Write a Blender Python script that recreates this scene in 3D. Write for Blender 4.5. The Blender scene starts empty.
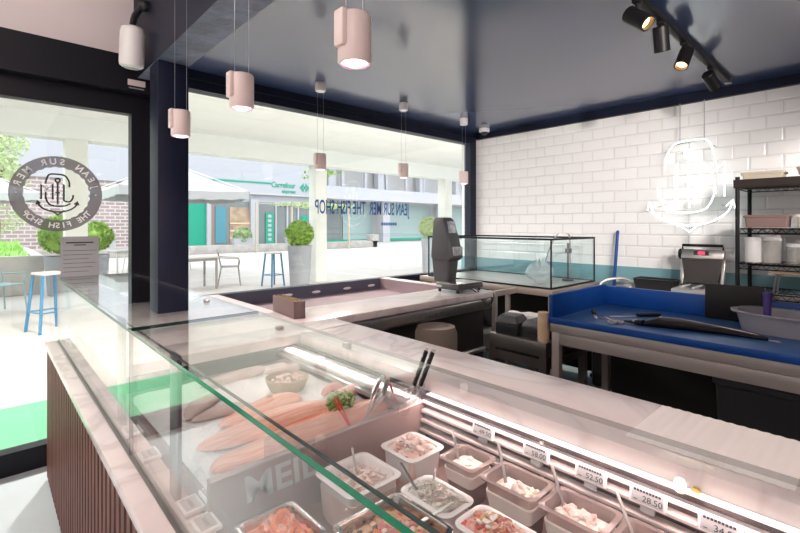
import bpy, bmesh, math, random
from mathutils import Vector, Matrix, noise
RND = random.Random(11)
SC = bpy.context.scene
COL = SC.collection
PI = math.pi

# ------------------------------------------------------------------ materials
def _new(name):
    m = bpy.data.materials.new(name); m.use_nodes = True
    nt = m.node_tree
    b = nt.nodes.get('Principled BSDF')
    return m, nt, b

def mat(name, col, rough=.5, metal=0., spec=.5, emit=None, es=0., noise_amt=0., nscale=20., bump=0., bscale=60., col2=None, stretch=None, trans=0., alpha=1., coat=0., sss=0.):
    m, nt, b = _new(name)
    N, L = nt.nodes, nt.links
    b.inputs['Base Color'].default_value = (*col, 1)
    b.inputs['Roughness'].default_value = rough
    b.inputs['Metallic'].default_value = metal
    b.inputs['Specular IOR Level'].default_value = spec
    b.inputs['Coat Weight'].default_value = coat; b.inputs['Coat Roughness'].default_value = .15; b.inputs['Coat IOR'].default_value = 1.62
    if trans: b.inputs['Transmission Weight'].default_value = trans
    if alpha < 1: b.inputs['Alpha'].default_value = alpha
    if sss:
        b.inputs['Subsurface Weight'].default_value = sss
        b.inputs['Subsurface Radius'].default_value = (.01, .005, .004)
    if emit:
        b.inputs['Emission Color'].default_value = (*emit, 1); b.inputs['Emission Strength'].default_value = es
    if noise_amt or col2 or bump:
        tc = N.new('ShaderNodeTexCoord'); mp = N.new('ShaderNodeMapping')
        L.new(tc.outputs['Object'], mp.inputs['Vector'])
        if stretch: mp.inputs['Scale'].default_value = stretch
    if noise_amt or col2:
        nz = N.new('ShaderNodeTexNoise'); nz.inputs['Scale'].default_value = nscale; nz.inputs['Detail'].default_value = 4
        L.new(mp.outputs[0], nz.inputs['Vector'])
        mx = N.new('ShaderNodeMix'); mx.data_type = 'RGBA'
        c2 = col2 if col2 else tuple(c * (1 - noise_amt) for c in col)
        mx.inputs['A'].default_value = (*col, 1); mx.inputs['B'].default_value = (*c2, 1)
        rp = N.new('ShaderNodeMapRange'); rp.inputs['From Min'].default_value = .38; rp.inputs['From Max'].default_value = .62
        L.new(nz.outputs['Fac'], rp.inputs['Value']); L.new(rp.outputs[0], mx.inputs['Factor'])
        L.new(mx.outputs['Result'], b.inputs['Base Color'])
    if bump:
        n2 = N.new('ShaderNodeTexNoise'); n2.inputs['Scale'].default_value = bscale
        L.new(mp.outputs[0], n2.inputs['Vector'])
        bp = N.new('ShaderNodeBump'); bp.inputs['Strength'].default_value = bump; bp.inputs['Distance'].default_value = .01
        L.new(n2.outputs['Fac'], bp.inputs['Height']); L.new(bp.outputs[0], b.inputs['Normal'])
    return m

def glass(name, tint=(.96, .99, .98), f0=.04, haze=0., hcol=(.9, .9, .9)):
    """Clear sheet glass: straight-through transmission plus Fresnel mirror reflection on each face."""
    m, nt, b = _new(name); N, L = nt.nodes, nt.links
    N.remove(b); out = N.get('Material Output')
    g = N.new('ShaderNodeNewGeometry'); d = N.new('ShaderNodeVectorMath'); d.operation = 'DOT_PRODUCT'
    L.new(g.outputs['Normal'], d.inputs[0]); L.new(g.outputs['Incoming'], d.inputs[1])
    def M(op, a, bb=None):
        n = N.new('ShaderNodeMath'); n.operation = op
        for i, v in enumerate((a, bb)):
            if v is None: continue
            if isinstance(v, (int, float)): n.inputs[i].default_value = v
            else: L.new(v, n.inputs[i])
        n.use_clamp = op in ('SUBTRACT', 'ADD')
        return n.outputs[0]
    k = M('SUBTRACT', 1.0, M('ABSOLUTE', d.outputs['Value']))
    f = M('ADD', M('MULTIPLY', M('POWER', k, 5.0), 1 - f0), f0)
    t = N.new('ShaderNodeBsdfTransparent'); t.inputs[0].default_value = (*tint, 1)
    gl = N.new('ShaderNodeBsdfGlossy'); gl.inputs['Roughness'].default_value = .0; gl.inputs[0].default_value = (1, 1, 1, 1)
    mx = N.new('ShaderNodeMixShader'); L.new(f, mx.inputs[0]); L.new(t.outputs[0], mx.inputs[1]); L.new(gl.outputs[0], mx.inputs[2])
    last = mx
    if haze:
        df = N.new('ShaderNodeBsdfDiffuse'); df.inputs[0].default_value = (*hcol, 1)
        m2 = N.new('ShaderNodeMixShader'); m2.inputs[0].default_value = haze
        L.new(mx.outputs[0], m2.inputs[1]); L.new(df.outputs[0], m2.inputs[2]); last = m2
    L.new(last.outputs[0], out.inputs[0])
    return m

def film(name, col, opacity):
    m, nt, b = _new(name); N, L = nt.nodes, nt.links
    out = N.get('Material Output'); b.inputs['Base Color'].default_value = (*col, 1); b.inputs['Roughness'].default_value = .5
    t = N.new('ShaderNodeBsdfTransparent'); mx = N.new('ShaderNodeMixShader'); mx.inputs[0].default_value = opacity
    L.new(t.outputs[0], mx.inputs[1]); L.new(b.outputs[0], mx.inputs[2]); L.new(mx.outputs[0], out.inputs[0])
    return m

def tile_mat():
    m, nt, b = _new('white_metro_tiles'); N, L = nt.nodes, nt.links
    tc = N.new('ShaderNodeTexCoord'); sp = N.new('ShaderNodeSeparateXYZ'); cb = N.new('ShaderNodeCombineXYZ')
    L.new(tc.outputs['Object'], sp.inputs[0]); L.new(sp.outputs['Y'], cb.inputs['X']); L.new(sp.outputs['Z'], cb.inputs['Y'])
    def brick(ms, sm):
        k = N.new('ShaderNodeTexBrick'); L.new(cb.outputs[0], k.inputs['Vector'])
        k.inputs['Scale'].default_value = 1; k.inputs['Brick Width'].default_value = .205; k.inputs['Row Height'].default_value = .103
        k.inputs['Mortar Size'].default_value = ms; k.inputs['Mortar Smooth'].default_value = sm
        return k
    a = brick(.0022, .1)
    a.inputs['Color1'].default_value = (.84, .825, .82, 1); a.inputs['Color2'].default_value = (.815, .80, .795, 1); a.inputs['Mortar'].default_value = (.66, .64, .63, 1)
    L.new(a.outputs['Color'], b.inputs['Base Color'])
    c = brick(.014, 1.0)
    bp = N.new('ShaderNodeBump'); bp.invert = True; bp.inputs['Strength'].default_value = .38; bp.inputs['Distance'].default_value = .012
    L.new(c.outputs['Fac'], bp.inputs['Height']); L.new(bp.outputs[0], b.inputs['Normal'])
    b.inputs['Roughness'].default_value = .16
    return m

def marble_mat():
    m, nt, b = _new('pale_marble'); N, L = nt.nodes, nt.links
    tc = N.new('ShaderNodeTexCoord'); nz = N.new('ShaderNodeTexNoise'); nz.inputs['Scale'].default_value = 1.3; nz.inputs['Detail'].default_value = 5; nz.inputs['Distortion'].default_value = 2.2
    L.new(tc.outputs['Object'], nz.inputs['Vector'])
    r = N.new('ShaderNodeValToRGB'); e = r.color_ramp.elements
    e[0].position = .40; e[0].color = (.80, .70, .672, 1); e[1].position = .60; e[1].color = (.81, .715, .69, 1)
    k = e.new(.5); k.color = (.67, .575, .555, 1); k = e.new(.465); k.color = (.77, .675, .65, 1); k = e.new(.535); k.color = (.775, .695, .68, 1)
    L.new(nz.outputs['Fac'], r.inputs[0]); L.new(r.outputs[0], b.inputs['Base Color'])
    b.inputs['Roughness'].default_value = .22
    return m

M = {}
M['navy'] = mat('navy_ceiling_paint', (.030, .050, .125), .5, spec=.1, coat=1., bump=.02, bscale=3)
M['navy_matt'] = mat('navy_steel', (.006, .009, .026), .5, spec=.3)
M['beam'] = mat('navy_concrete_lit', (.13, .16, .235), .6, bump=.6, bscale=22, noise_amt=.35, nscale=9)
M['black'] = mat('black_frame', (.006, .006, .010), .45, spec=.25)
M['pinkwall'] = mat('pale_wall_paint', (.80, .72, .71), .8)
M['white_wall'] = mat('white_paint', (.8, .79, .78), .8)
M['floor'] = mat('pale_resin_floor', (.50, .545, .57), .35, noise_amt=.05, nscale=3)
M['tile'] = tile_mat()
M['teal'] = mat('teal_wall_paint', (.17, .34, .38), .45)
M['marble'] = marble_mat()
M['steel'] = mat('brushed_steel', (.60, .575, .56), .32, 1., noise_amt=.12, nscale=40, stretch=(1, 12, 1))
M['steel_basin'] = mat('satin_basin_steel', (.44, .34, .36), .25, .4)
M['lining'] = mat('blue_grey_lining', (.075, .085, .125), .3)
M['steel_tray'] = mat('polished_tray_steel', (.55, .50, .48), .18, 1.)
M['tan_steel'] = mat('warm_steel_edge', (.46, .38, .33), .4, .6)
M['bag_film'] = film('crumpled_film', (.72, .76, .78), .38)
M['charred'] = mat('brown_black_board', (.010, .008, .0075), .5, spec=.3)
M['lid_brown'] = mat('smoked_brown_lid', (.020, .015, .013), .3)
M['rack_brown'] = mat('dark_brown_shelf', (.028, .018, .014), .5)
M['glass_rear_edge'] = film('polished_glass_edge', (.10, .09, .08), .42)
M['louvre'] = mat('pale_louvre', (.66, .58, .56), .45)
M['glass_joint'] = mat('dark_green_glass_edge', (.004, .050, .032), .2)
M['post_metal'] = mat('plum_grey_post', (.13, .10, .105), .35, .3)
M['edge_line'] = mat('green_black_edge_line', (.020, .045, .035), .4)
M['smoky'] = glass('smoky_clear_plastic', (.86, .80, .78), f0=.05, haze=.42, hcol=(.46, .38, .36))
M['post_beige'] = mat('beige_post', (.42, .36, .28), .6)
M['frame_steel'] = mat('satin_table_steel', (.44, .39, .365), .35, .45)
M['steel_dark'] = mat('dull_steel', (.33, .31, .30), .4, 1.)
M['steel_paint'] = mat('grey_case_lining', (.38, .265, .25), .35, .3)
M['wood'] = mat('dark_red_brown_slats', (.150, .050, .034), .55, spec=.3, noise_amt=.4, nscale=18, stretch=(6, 6, .6))
M['cabinet'] = mat('black_brown_cabinet', (.030, .024, .023), .5)
M['dark'] = mat('black_shade_panel', (.012, .010, .010), .6)  # black that stands for the shade under the tables
M['glass'] = glass('clear_glass', (.965, .99, .982))
M['window_glass'] = glass('window_glass', (.985, .995, .99))
M['tank_glass'] = glass('tank_glass', (.955, .988, .988))
M['acrylic'] = glass('clear_acrylic', (.93, .93, .93), f0=.05, haze=.10)
M['glass_edge'] = mat('green_glass_edge', (.0, .20, .095), .15, spec=.4)
M['plastic_white'] = mat('white_plastic', (.82, .80, .79), .35)
M['ceramic'] = mat('white_ceramic', (.84, .80, .79), .18)
M['blk_plastic'] = mat('black_plastic', (.016, .016, .018), .4)
M['charcoal'] = mat('charcoal_plastic', (.060, .058, .062), .45)
M['screen'] = mat('grey_screen', (.42, .44, .46), .15, noise_amt=.5, nscale=30)
M['blue'] = mat('royal_blue_plastic', (.004, .050, .24), .4, spec=.35)
M['blue_top'] = mat('worn_blue_board', (.016, .070, .235), .40, spec=.35, noise_amt=.35, nscale=9, col2=(.030, .088, .22))
M['ink'] = mat('dark_ink', (.03, .03, .035), .6)
M['grey_ink'] = mat('grey_ink', (.28, .28, .29), .6)
M['paper'] = mat('white_paper', (.90, .86, .82), .7)
M['label_grey'] = mat('display_grey', (.46, .46, .47), .4)
M['pink_lamp'] = mat('pale_pink_lacquer', (.80, .66, .62), .45)
M['lamp_glow'] = mat('pendant_diffuser', (1, .9, .95), .5, emit=(1., .70, .88), es=2.2)
M['lamp_rim'] = mat('mauve_rim', (.42, .20, .33), .4)
M['wire'] = mat('steel_wire', (.45, .46, .5), .35, .8)
M['spot_black'] = mat('black_spot_metal', (.007, .006, .007), .45, spec=.25)
M['spot_glow'] = mat('warm_spot_lens', (1, .7, .3), .5, emit=(1., .55, .18), es=9.)
M['neon'] = mat('white_neon', (1, 1, 1), .4, emit=(.86, 1., .97), es=1.35)
M['leds'] = mat('led_strip', (1, 1, 1), .4, emit=(1., .82, .78), es=.6)
M['red'] = mat('red_plastic', (.80, .02, .03), .35)
M['red_led'] = mat('red_display', (.4, .0, .01), .4, emit=(1, .03, .06), es=1.6)
M['purple'] = mat('purple_plastic', (.045, .02, .17), .4)
M['ice'] = mat('crushed_ice', (.82, .80, .80), .3, bump=.7, bscale=70)
M['salmon'] = mat('salmon_flesh', (.80, .30, .19), .35, col2=(.86, .50, .39), nscale=9, stretch=(16, 1.2, 1), noise_amt=.1, bump=.12)
M['palefish'] = mat('pale_fish_flesh', (.74, .60, .55), .35, col2=(.60, .46, .42), nscale=9)
M['tuna'] = mat('pink_fish_flesh', (.66, .20, .18), .35, col2=(.78, .42, .36), nscale=12)
M['shrimp'] = mat('pink_shrimp', (.80, .50, .43), .35, col2=(.86, .68, .60), nscale=40)
M['cream'] = mat('white_cream', (.85, .79, .74), .4, bump=.2, bscale=30)
M['crab'] = mat('red_crab_flesh', (.66, .14, .09), .4)
M['octo'] = mat('octopus_pink', (.50, .13, .12), .4, col2=(.75, .45, .36), nscale=60)
M['orange'] = mat('orange_marinade', (.86, .22, .03), .3, col2=(.74, .10, .02), nscale=25)
M['mussel'] = mat('ochre_mussel', (.60, .33, .14), .4, col2=(.70, .48, .30), nscale=40)
M['olive'] = mat('dark_olive', (.10, .09, .06), .4)
M['anchovy'] = mat('grey_anchovy', (.62, .57, .50), .35, col2=(.36, .33, .30), nscale=60)
M['parsley'] = mat('parsley_green', (.13, .24, .035), .6, col2=(.24, .34, .08), nscale=60)
M['wicker'] = mat('tan_wicker', (.50, .36, .24), .6, bump=.6, bscale=160)
M['brownbox'] = mat('plum_brown_leather', (.20, .135, .13), .5)
M['straw'] = mat('yellow_straw', (.52, .42, .14), .6, col2=(.34, .26, .10), nscale=60)
M['fishskin'] = mat('black_fish_skin', (.006, .0055, .007), .42, spec=.2, col2=(.010, .009, .011), nscale=20)
M['fishside'] = mat('silver_fish_side', (.55, .44, .41), .3, .3)
M['tub'] = mat('grey_white_tub', (.28, .27, .30), .45)
M['clear'] = glass('clear_plastic_tub', (.93, .92, .90), f0=.05, haze=.14)
M['kraft'] = mat('pale_kraft', (.62, .54, .42), .6)
M['rose_tub'] = mat('dusty_pink_box', (.26, .17, .15), .5)
M['brass'] = mat('brass', (.75, .55, .15), .3, 1.)
M['tan'] = mat('pale_wood', (.70, .50, .32), .5, noise_amt=.15)
M['beige'] = mat('beige_fabric', (.20, .16, .13), .7, bump=.3, bscale=200)
M['decal'] = film('grey_window_film', (.16, .15, .16), .86)
M['sheet'] = film('translucent_paper', (.40, .39, .41), .80)
M['decal_white'] = mat('white_vinyl', (.82, .82, .82), .5)
M['blue_vinyl'] = mat('blue_vinyl', (.015, .13, .36), .5)
# outside
M['soffit'] = mat('arcade_white', (.74, .755, .725), .8)
M['column'] = mat('column_cream', (.74, .74, .69), .8)
M['paving'] = mat('plaza_paving', (.52, .485, .455), .7, noise_amt=.07, nscale=.8)
M['mint'] = mat('mint_green_mat', (.10, .36, .19), .7)
M['concrete'] = mat('planter_concrete', (.52, .49, .46), .8, noise_amt=.15, nscale=3)
M['kerb'] = mat('kerb_stone', (.40, .37, .35), .8, noise_amt=.2, nscale=3)
M['pot'] = mat('grey_pot', (.26, .27, .29), .6)
M['leaf'] = mat('box_leaf', (.17, .33, .04), .6, col2=(.30, .46, .07), nscale=9)
M['leaf_pale'] = mat('pale_leaf', (.38, .50, .20), .6, col2=(.52, .62, .34), nscale=9)
M['leaf_dark'] = mat('grey_green_leaf', (.20, .30, .13), .6, col2=(.32, .42, .22), nscale=9)
M['bark'] = mat('bark', (.20, .14, .10), .8)
M['grass'] = mat('lawn_green', (.22, .46, .08), .8, col2=(.32, .55, .14), nscale=6)
M['parasol'] = mat('off_white_canvas', (.44, .44, .45), .8)
M['stool_blue'] = mat('blue_stool_paint', (.04, .19, .34), .4)
M['stool_seat'] = mat('pale_wood_seat', (.62, .52, .47), .5)
M['chair_metal'] = mat('taupe_metal', (.30, .27, .25), .5)
M['chair_white'] = mat('pale_chair_metal', (.62, .60, .58), .5)
M['chair_teal'] = mat('teal_chair_paint', (.22, .36, .36), .5)
M['facade'] = mat('white_facade', (.38, .385, .42), .8)
M['facade_grey'] = mat('grey_facade', (.42, .42, .42), .8)
M['green'] = mat('store_green', (.0, .27, .17), .5)
M['cyan'] = mat('cyan_poster', (.06, .22, .28), .5)
M['shopdark'] = mat('shop_interior', (.22, .16, .13), .6, col2=(.42, .30, .20), nscale=1.6)
M['shutter'] = mat('grey_green_shutter', (.27, .36, .36), .5)
M['shopglass'] = mat('dark_shop_glass', (.16, .18, .18), .15)
def brick_mat():
    m, nt, b = _new('grey_brick'); N, L = nt.nodes, nt.links
    tc = N.new('ShaderNodeTexCoord'); sp = N.new('ShaderNodeSeparateXYZ'); cb = N.new('ShaderNodeCombineXYZ')
    L.new(tc.outputs['Object'], sp.inputs[0]); L.new(sp.outputs['X'], cb.inputs['X']); L.new(sp.outputs['Z'], cb.inputs['Y'])
    k = N.new('ShaderNodeTexBrick'); L.new(cb.outputs[0], k.inputs['Vector']); k.inputs['Scale'].default_value = 1
    k.inputs['Brick Width'].default_value = .5; k.inputs['Row Height'].default_value = .2; k.inputs['Mortar Size'].default_value = .03
    k.inputs['Color1'].default_value = (.26, .19, .19, 1); k.inputs['Color2'].default_value = (.32, .25, .24, 1); k.inputs['Mortar'].default_value = (.5, .47, .46, 1)
    L.new(k.outputs['Color'], b.inputs['Base Color']); b.inputs['Roughness'].default_value = .8
    return m
M['brick'] = brick_mat()

# ------------------------------------------------------------------ mesh builder
class MB:
    def __init__(s):
        s.bm = bmesh.new(); s.mi = 0
    def m(s, i):
        s.mi = i; return s
    def merge(s, t, X=None):
        if X is not None: bmesh.ops.transform(t, matrix=X, verts=t.verts)
        for f in t.faces: f.material_index = s.mi
        me = bpy.data.meshes.new('tmp'); t.to_mesh(me); t.free(); s.bm.from_mesh(me); bpy.data.meshes.remove(me)
        return s
    def box(s, x0, x1, y0, y1, z0, z1, bev=0, seg=2, X=None):
        t = bmesh.new(); bmesh.ops.create_cube(t, size=1)
        for v in t.verts:
            v.co = Vector(((x0 + x1) / 2 + v.co.x * (x1 - x0), (y0 + y1) / 2 + v.co.y * (y1 - y0), (z0 + z1) / 2 + v.co.z * (z1 - z0)))
        if bev: bmesh.ops.bevel(t, geom=list(t.edges), offset=bev, segments=seg, affect='EDGES', profile=.5)
        return s.merge(t, X)
    def tube(s, path, r, seg=8, closed=False, X=None):
        t = bmesh.new(); P = [Vector(p) for p in path]; n = len(P)
        rr = r if isinstance(r, (list, tuple)) else [r] * n
        rings = []; up = None
        for i, p in enumerate(P):
            if closed: d = P[(i + 1) % n] - P[i - 1]
            else: d = P[min(i + 1, n - 1)] - P[max(i - 1, 0)]
            if d.length < 1e-9: d = Vector((0, 0, 1))
            d.normalize()
            if up is None:
                up = Vector((0, 0, 1)) if abs(d.z) < .9 else Vector((1, 0, 0))
            a = d.cross(up)
            if a.length < 1e-6: a = d.cross(Vector((.3, .8, .5)))
            a.normalize(); up = a.cross(d).normalized()
            rings.append([t.verts.new(p + (a * math.cos(2 * PI * k / seg) + up * math.sin(2 * PI * k / seg)) * rr[i]) for k in range(seg)])
        m = n if closed else n - 1
        for i in range(m):
            A, B = rings[i], rings[(i + 1) % n]
            for k in range(seg): t.faces.new((A[k], A[(k + 1) % seg], B[(k + 1) % seg], B[k]))
        if not closed:
            t.faces.new(rings[0][::-1]); t.faces.new(rings[-1])
        bmesh.ops.recalc_face_normals(t, faces=t.faces)
        return s.merge(t, X)
    def cyl(s, p0, p1, r0, r1=None, seg=24):
        return s.tube([p0, p1], [r0, r0 if r1 is None else r1], seg)
    def lathe(s, prof, c=(0, 0, 0), seg=28, X=None):
        t = bmesh.new(); rings = []
        for r, z in prof:
            if r < 1e-6: rings.append([t.verts.new((c[0], c[1], c[2] + z))])
            else: rings.append([t.verts.new((c[0] + r * math.cos(2 * PI * k / seg), c[1] + r * math.sin(2 * PI * k / seg), c[2] + z)) for k in range(seg)])
        for A, B in zip(rings, rings[1:]):
            for k in range(seg):
                a = A[k % len(A)], A[(k + 1) % len(A)]; b = B[(k + 1) % len(B)], B[k % len(B)]
                q = []
                for v in (*a, *b):
                    if v not in q: q.append(v)
                if len(q) > 2: t.faces.new(q)
        bmesh.ops.recalc_face_normals(t, faces=t.faces)
        return s.merge(t, X)
    def loft(s, rings, cap0=True, cap1=True, X=None):
        t = bmesh.new(); Rg = [[t.verts.new(p) for p in r] for r in rings]
        for A, B in zip(Rg, Rg[1:]):
            n = len(A)
            for k in range(n): t.faces.new((A[k], A[(k + 1) % n], B[(k + 1) % n], B[k]))
        if cap0: t.faces.new(Rg[0][::-1])
        if cap1: t.faces.new(Rg[-1])
        bmesh.ops.recalc_face_normals(t, faces=t.faces)
        return s.merge(t, X)
    def prism(s, poly, h, X=None):
        return s.loft([[(x, y, 0) for x, y in poly], [(x, y, h) for x, y in poly]], X=X)
    def ball(s, c, rx, ry=None, rz=None, sub=2, X=None, jit=0):
        t = bmesh.new(); bmesh.ops.create_icosphere(t, subdivisions=sub, radius=1)
        ry = rx if ry is None else ry; rz = rx if rz is None else rz
        for v in t.verts:
            k = 1 + jit * noise.noise(v.co * 1.7 + Vector(c) * 31)
            v.co = Vector((v.co.x * rx * k, v.co.y * ry * k, v.co.z * rz * k))
        if X is not None: bmesh.ops.transform(t, matrix=X, verts=t.verts)
        bmesh.ops.translate(t, vec=Vector(c), verts=t.verts)
        return s.merge(t)
    def quad(s, *pts):
        t = bmesh.new(); t.faces.new([t.verts.new(p) for p in pts]); return s.merge(t)
    def grid(s, f, nu, nv, th=0):
        t = bmesh.new(); V = [[t.verts.new(f(i / nu, j / nv)) for j in range(nv + 1)] for i in range(nu + 1)]
        for i in range(nu):
            for j in range(nv): t.faces.new((V[i][j], V[i + 1][j], V[i + 1][j + 1], V[i][j + 1]))
        bmesh.ops.recalc_face_normals(t, faces=t.faces)
        if th: bmesh.ops.solidify(t, geom=list(t.faces), thickness=th)
        return s.merge(t)
    def text(s, string, size, X, extrude=.0006, sx=1., align='CENTER', space=1., bold=0.):
        cu = bpy.data.curves.new('txt', 'FONT'); cu.body = string; cu.size = size; cu.extrude = extrude
        cu.align_x = align; cu.align_y = 'CENTER'; cu.space_character = space; cu.offset = bold * size; cu.resolution_u = 3
        o = bpy.data.objects.new('txt', cu); COL.objects.link(o)
        dg = bpy.context.evaluated_depsgraph_get(); dg.update()
        me = bpy.data.meshes.new_from_object(o.evaluated_get(dg))
        t = bmesh.new(); t.from_mesh(me); bpy.data.meshes.remove(me)
        bpy.data.objects.remove(o); bpy.data.curves.remove(cu)
        bmesh.ops.scale(t, vec=(sx, 1, 1), verts=t.verts)
        return s.merge(t, X)
    def build(s, name, mats, parent=None, loc=None, rz=0, smooth=True, ang=38):
        if smooth:
            for f in s.bm.faces: f.smooth = True
            ca = math.radians(ang)
            for e in s.bm.edges:
                if len(e.link_faces) == 2:
                    if e.link_faces[0].material_index != e.link_faces[1].material_index or e.calc_face_angle(9) > ca: e.smooth = False
        me = bpy.data.meshes.new(name); s.bm.to_mesh(me); s.bm.free()
        for k in (mats if isinstance(mats, (list, tuple)) else [mats]): me.materials.append(M[k] if isinstance(k, str) else k)
        o = bpy.data.objects.new(name, me); COL.objects.link(o)
        if parent: o.parent = parent
        if loc: o.location = loc
        o.rotation_euler = (0, 0, rz)
        return o

def tag(o, label, cat, group=None, kind=None):
    o['label'] = label; o['category'] = cat
    if group: o['group'] = group
    if kind: o['kind'] = kind
    return o
def thing(name, label, cat, loc=(0, 0, 0), rz=0, group=None):
    o = bpy.data.objects.new(name, None); COL.objects.link(o); o.empty_display_size = .1
    o.location = loc; o.rotation_euler = (0, 0, rz)
    return tag(o, label, cat, group)
def struct(mb, name, mats, parent=None, **k):
    o = mb.build(name, mats, parent, **k)
    if not parent: o['kind'] = 'structure'
    return o
KIDS = {}
def dup(root, loc, rz=0, label=None, group=None):
    r = root.copy(); COL.objects.link(r); r.location = loc; r.rotation_euler = (0, 0, rz)
    if label: r['label'] = label
    if group: r['group'] = group
    for ch in list(root.children):
        c = ch.copy(); COL.objects.link(c); c.parent = r
        for g in list(ch.children):
            d = g.copy(); COL.objects.link(d); d.parent = c
    return r
def T(x, y, z): return Matrix.Translation((x, y, z))
def RX(a): return Matrix.Rotation(a, 4, 'X')
def RY(a): return Matrix.Rotation(a, 4, 'Y')
def RZ(a): return Matrix.Rotation(a, 4, 'Z')
def frame(o, ex, ey):
    """matrix whose local x runs along ex, local y along ey"""
    ex = Vector(ex).normalized(); ey = Vector(ey).normalized(); ez = ex.cross(ey)
    m = Matrix((ex, ey, ez)).transposed().to_4x4(); m.translation = Vector(o); return m
def rrect(hx, hy, r, z, n=5, cx=0, cy=0):
    out = []
    for sx, sy, a0 in ((1, 1, 0), (-1, 1, PI / 2), (-1, -1, PI), (1, -1, 1.5 * PI)):
        for k in range(n + 1):
            a = a0 + PI / 2 * k / n
            out.append((cx + sx * (hx - r) + r * math.cos(a), cy + sy * (hy - r) + r * math.sin(a), z))
    return out
def spline(pts, n=6, closed=False):
    P = [Vector(p) for p in pts]; out = []; m = len(P)
    for i in range(m if closed else m - 1):
        if closed: a, b, c, d = P[i - 1], P[i], P[(i + 1) % m], P[(i + 2) % m]
        else: a, b, c, d = P[max(i - 1, 0)], P[i], P[i + 1], P[min(i + 2, m - 1)]
        for k in range(n):
            t = k / n
            out.append(.5 * ((2 * b) + (c - a) * t + (2 * a - 5 * b + 4 * c - d) * t * t + (3 * b - a - 3 * c + d) * t ** 3))
    if not closed: out.append(P[-1])
    return out

# ------------------------------------------------------------------ camera
H = 1.42
cam = bpy.data.cameras.new('camera'); cam_o = bpy.data.objects.new('camera', cam); COL.objects.link(cam_o)
cam.sensor_width = 36; cam.lens = 448.6 / 800 * 36; cam.shift_y = -40.5 / 800; cam.clip_start = .05; cam.clip_end = 300
cam_o.location = (0, 0, H); cam_o.rotation_euler = (PI / 2, 0, -math.radians(42.8))
SC.camera = cam_o
# ------------------------------------------------------------------ room shell
YW = 3.39      # inner face of the shop front
XW = 4.38      # inner face of the tiled wall
ZC = 2.53      # navy ceiling
b = MB(); b.box(-2.6, XW, -2.2, YW + .1, -.1, 0); struct(b, 'floor', 'floor')
b = MB(); b.box(XW, XW + .15, -2.2, YW + .2, 1.045, 2.6); b.m(1).box(XW - .012, XW + .15, -2.2, YW + .2, 0, 1.045)
struct(b, 'wall_right', ['tile', 'teal'], smooth=False)
b = MB(); b.box(-2.75, XW + .15, -2.35, -2.2, 0, 3.0); struct(b, 'wall_back', 'white_wall')
b = MB(); b.box(-2.75, -2.6, -2.2, YW + .2, 0, 3.0); struct(b, 'wall_left', 'white_wall')
b = MB(); b.box(.905, XW + .15, -2.2, YW + .2, ZC, ZC + .2); struct(b, 'ceiling', 'navy')
b = MB(); b.box(-2.6, .73, -2.2, YW + .2, 2.93, 3.05); struct(b, 'ceiling_lobby', 'white_wall')
b = MB(); b.box(-2.6, .727, YW, YW + .16, 2.512, 2.93); struct(b, 'wall_front', 'pinkwall')
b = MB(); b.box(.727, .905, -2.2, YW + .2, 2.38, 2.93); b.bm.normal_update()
for f in b.bm.faces: f.material_index = 0 if f.normal.z < -.5 else 1  # underside paler, its window light put into the colour; sides plain navy
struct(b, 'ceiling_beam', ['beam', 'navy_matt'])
b = MB(); b.box(.731, .90, 2.84, 3.01, 0, 2.38, .004); struct(b, 'pillar', 'navy_matt')
b = MB(); b.box(XW - .04, XW, -2.2, YW - .05, 2.455, ZC); struct(b, 'trim_1', 'navy_matt')
# window on the left (entrance glazing)
b = MB()
b.box(-2.6, .82, YW - .01, YW + .07, 2.16, 2.285)
b.box(-2.6, .82, YW - .10, YW + .10, 2.285, 2.512)
b.box(-2.6, .80, YW - .02, YW + .07, 0, .13)
b.box(.71, .82, YW - .02, YW + .07, .13, 2.16)
b.box(-1.35, -1.25, YW - .02, YW + .07, .13, 2.16)
w1 = struct(b, 'window_1', 'black')
b = MB(); b.box(-2.6, .71, YW + .015, YW + .025, .13, 2.16); struct(b, 'glass_pane', 'window_glass', w1)
# window on the right (over the fish counter)
b = MB()
b.box(.82, XW, YW - .02, YW + .09, 2.405, ZC)
b.box(.905, XW, YW - .05, YW - .02, 2.47, ZC)
b.box(4.27, XW, YW - .02, YW + .07, .86, 2.405)
b.box(.82, .95, YW - .02, YW + .07, .1, 2.405)
b.box(.82, XW, YW - .02, YW + .07, .80, .905)
w2 = struct(b, 'window_2', 'navy_matt')
b = MB(); b.box(.95, 4.27, YW + .015, YW + .025, .905, 2.405); struct(b, 'glass_pane', 'window_glass', w2)
b = MB(); b.box(.82, XW + .15, YW, YW + .12, 0, .80); struct(b, 'wall_front_low', 'white_wall')

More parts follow.
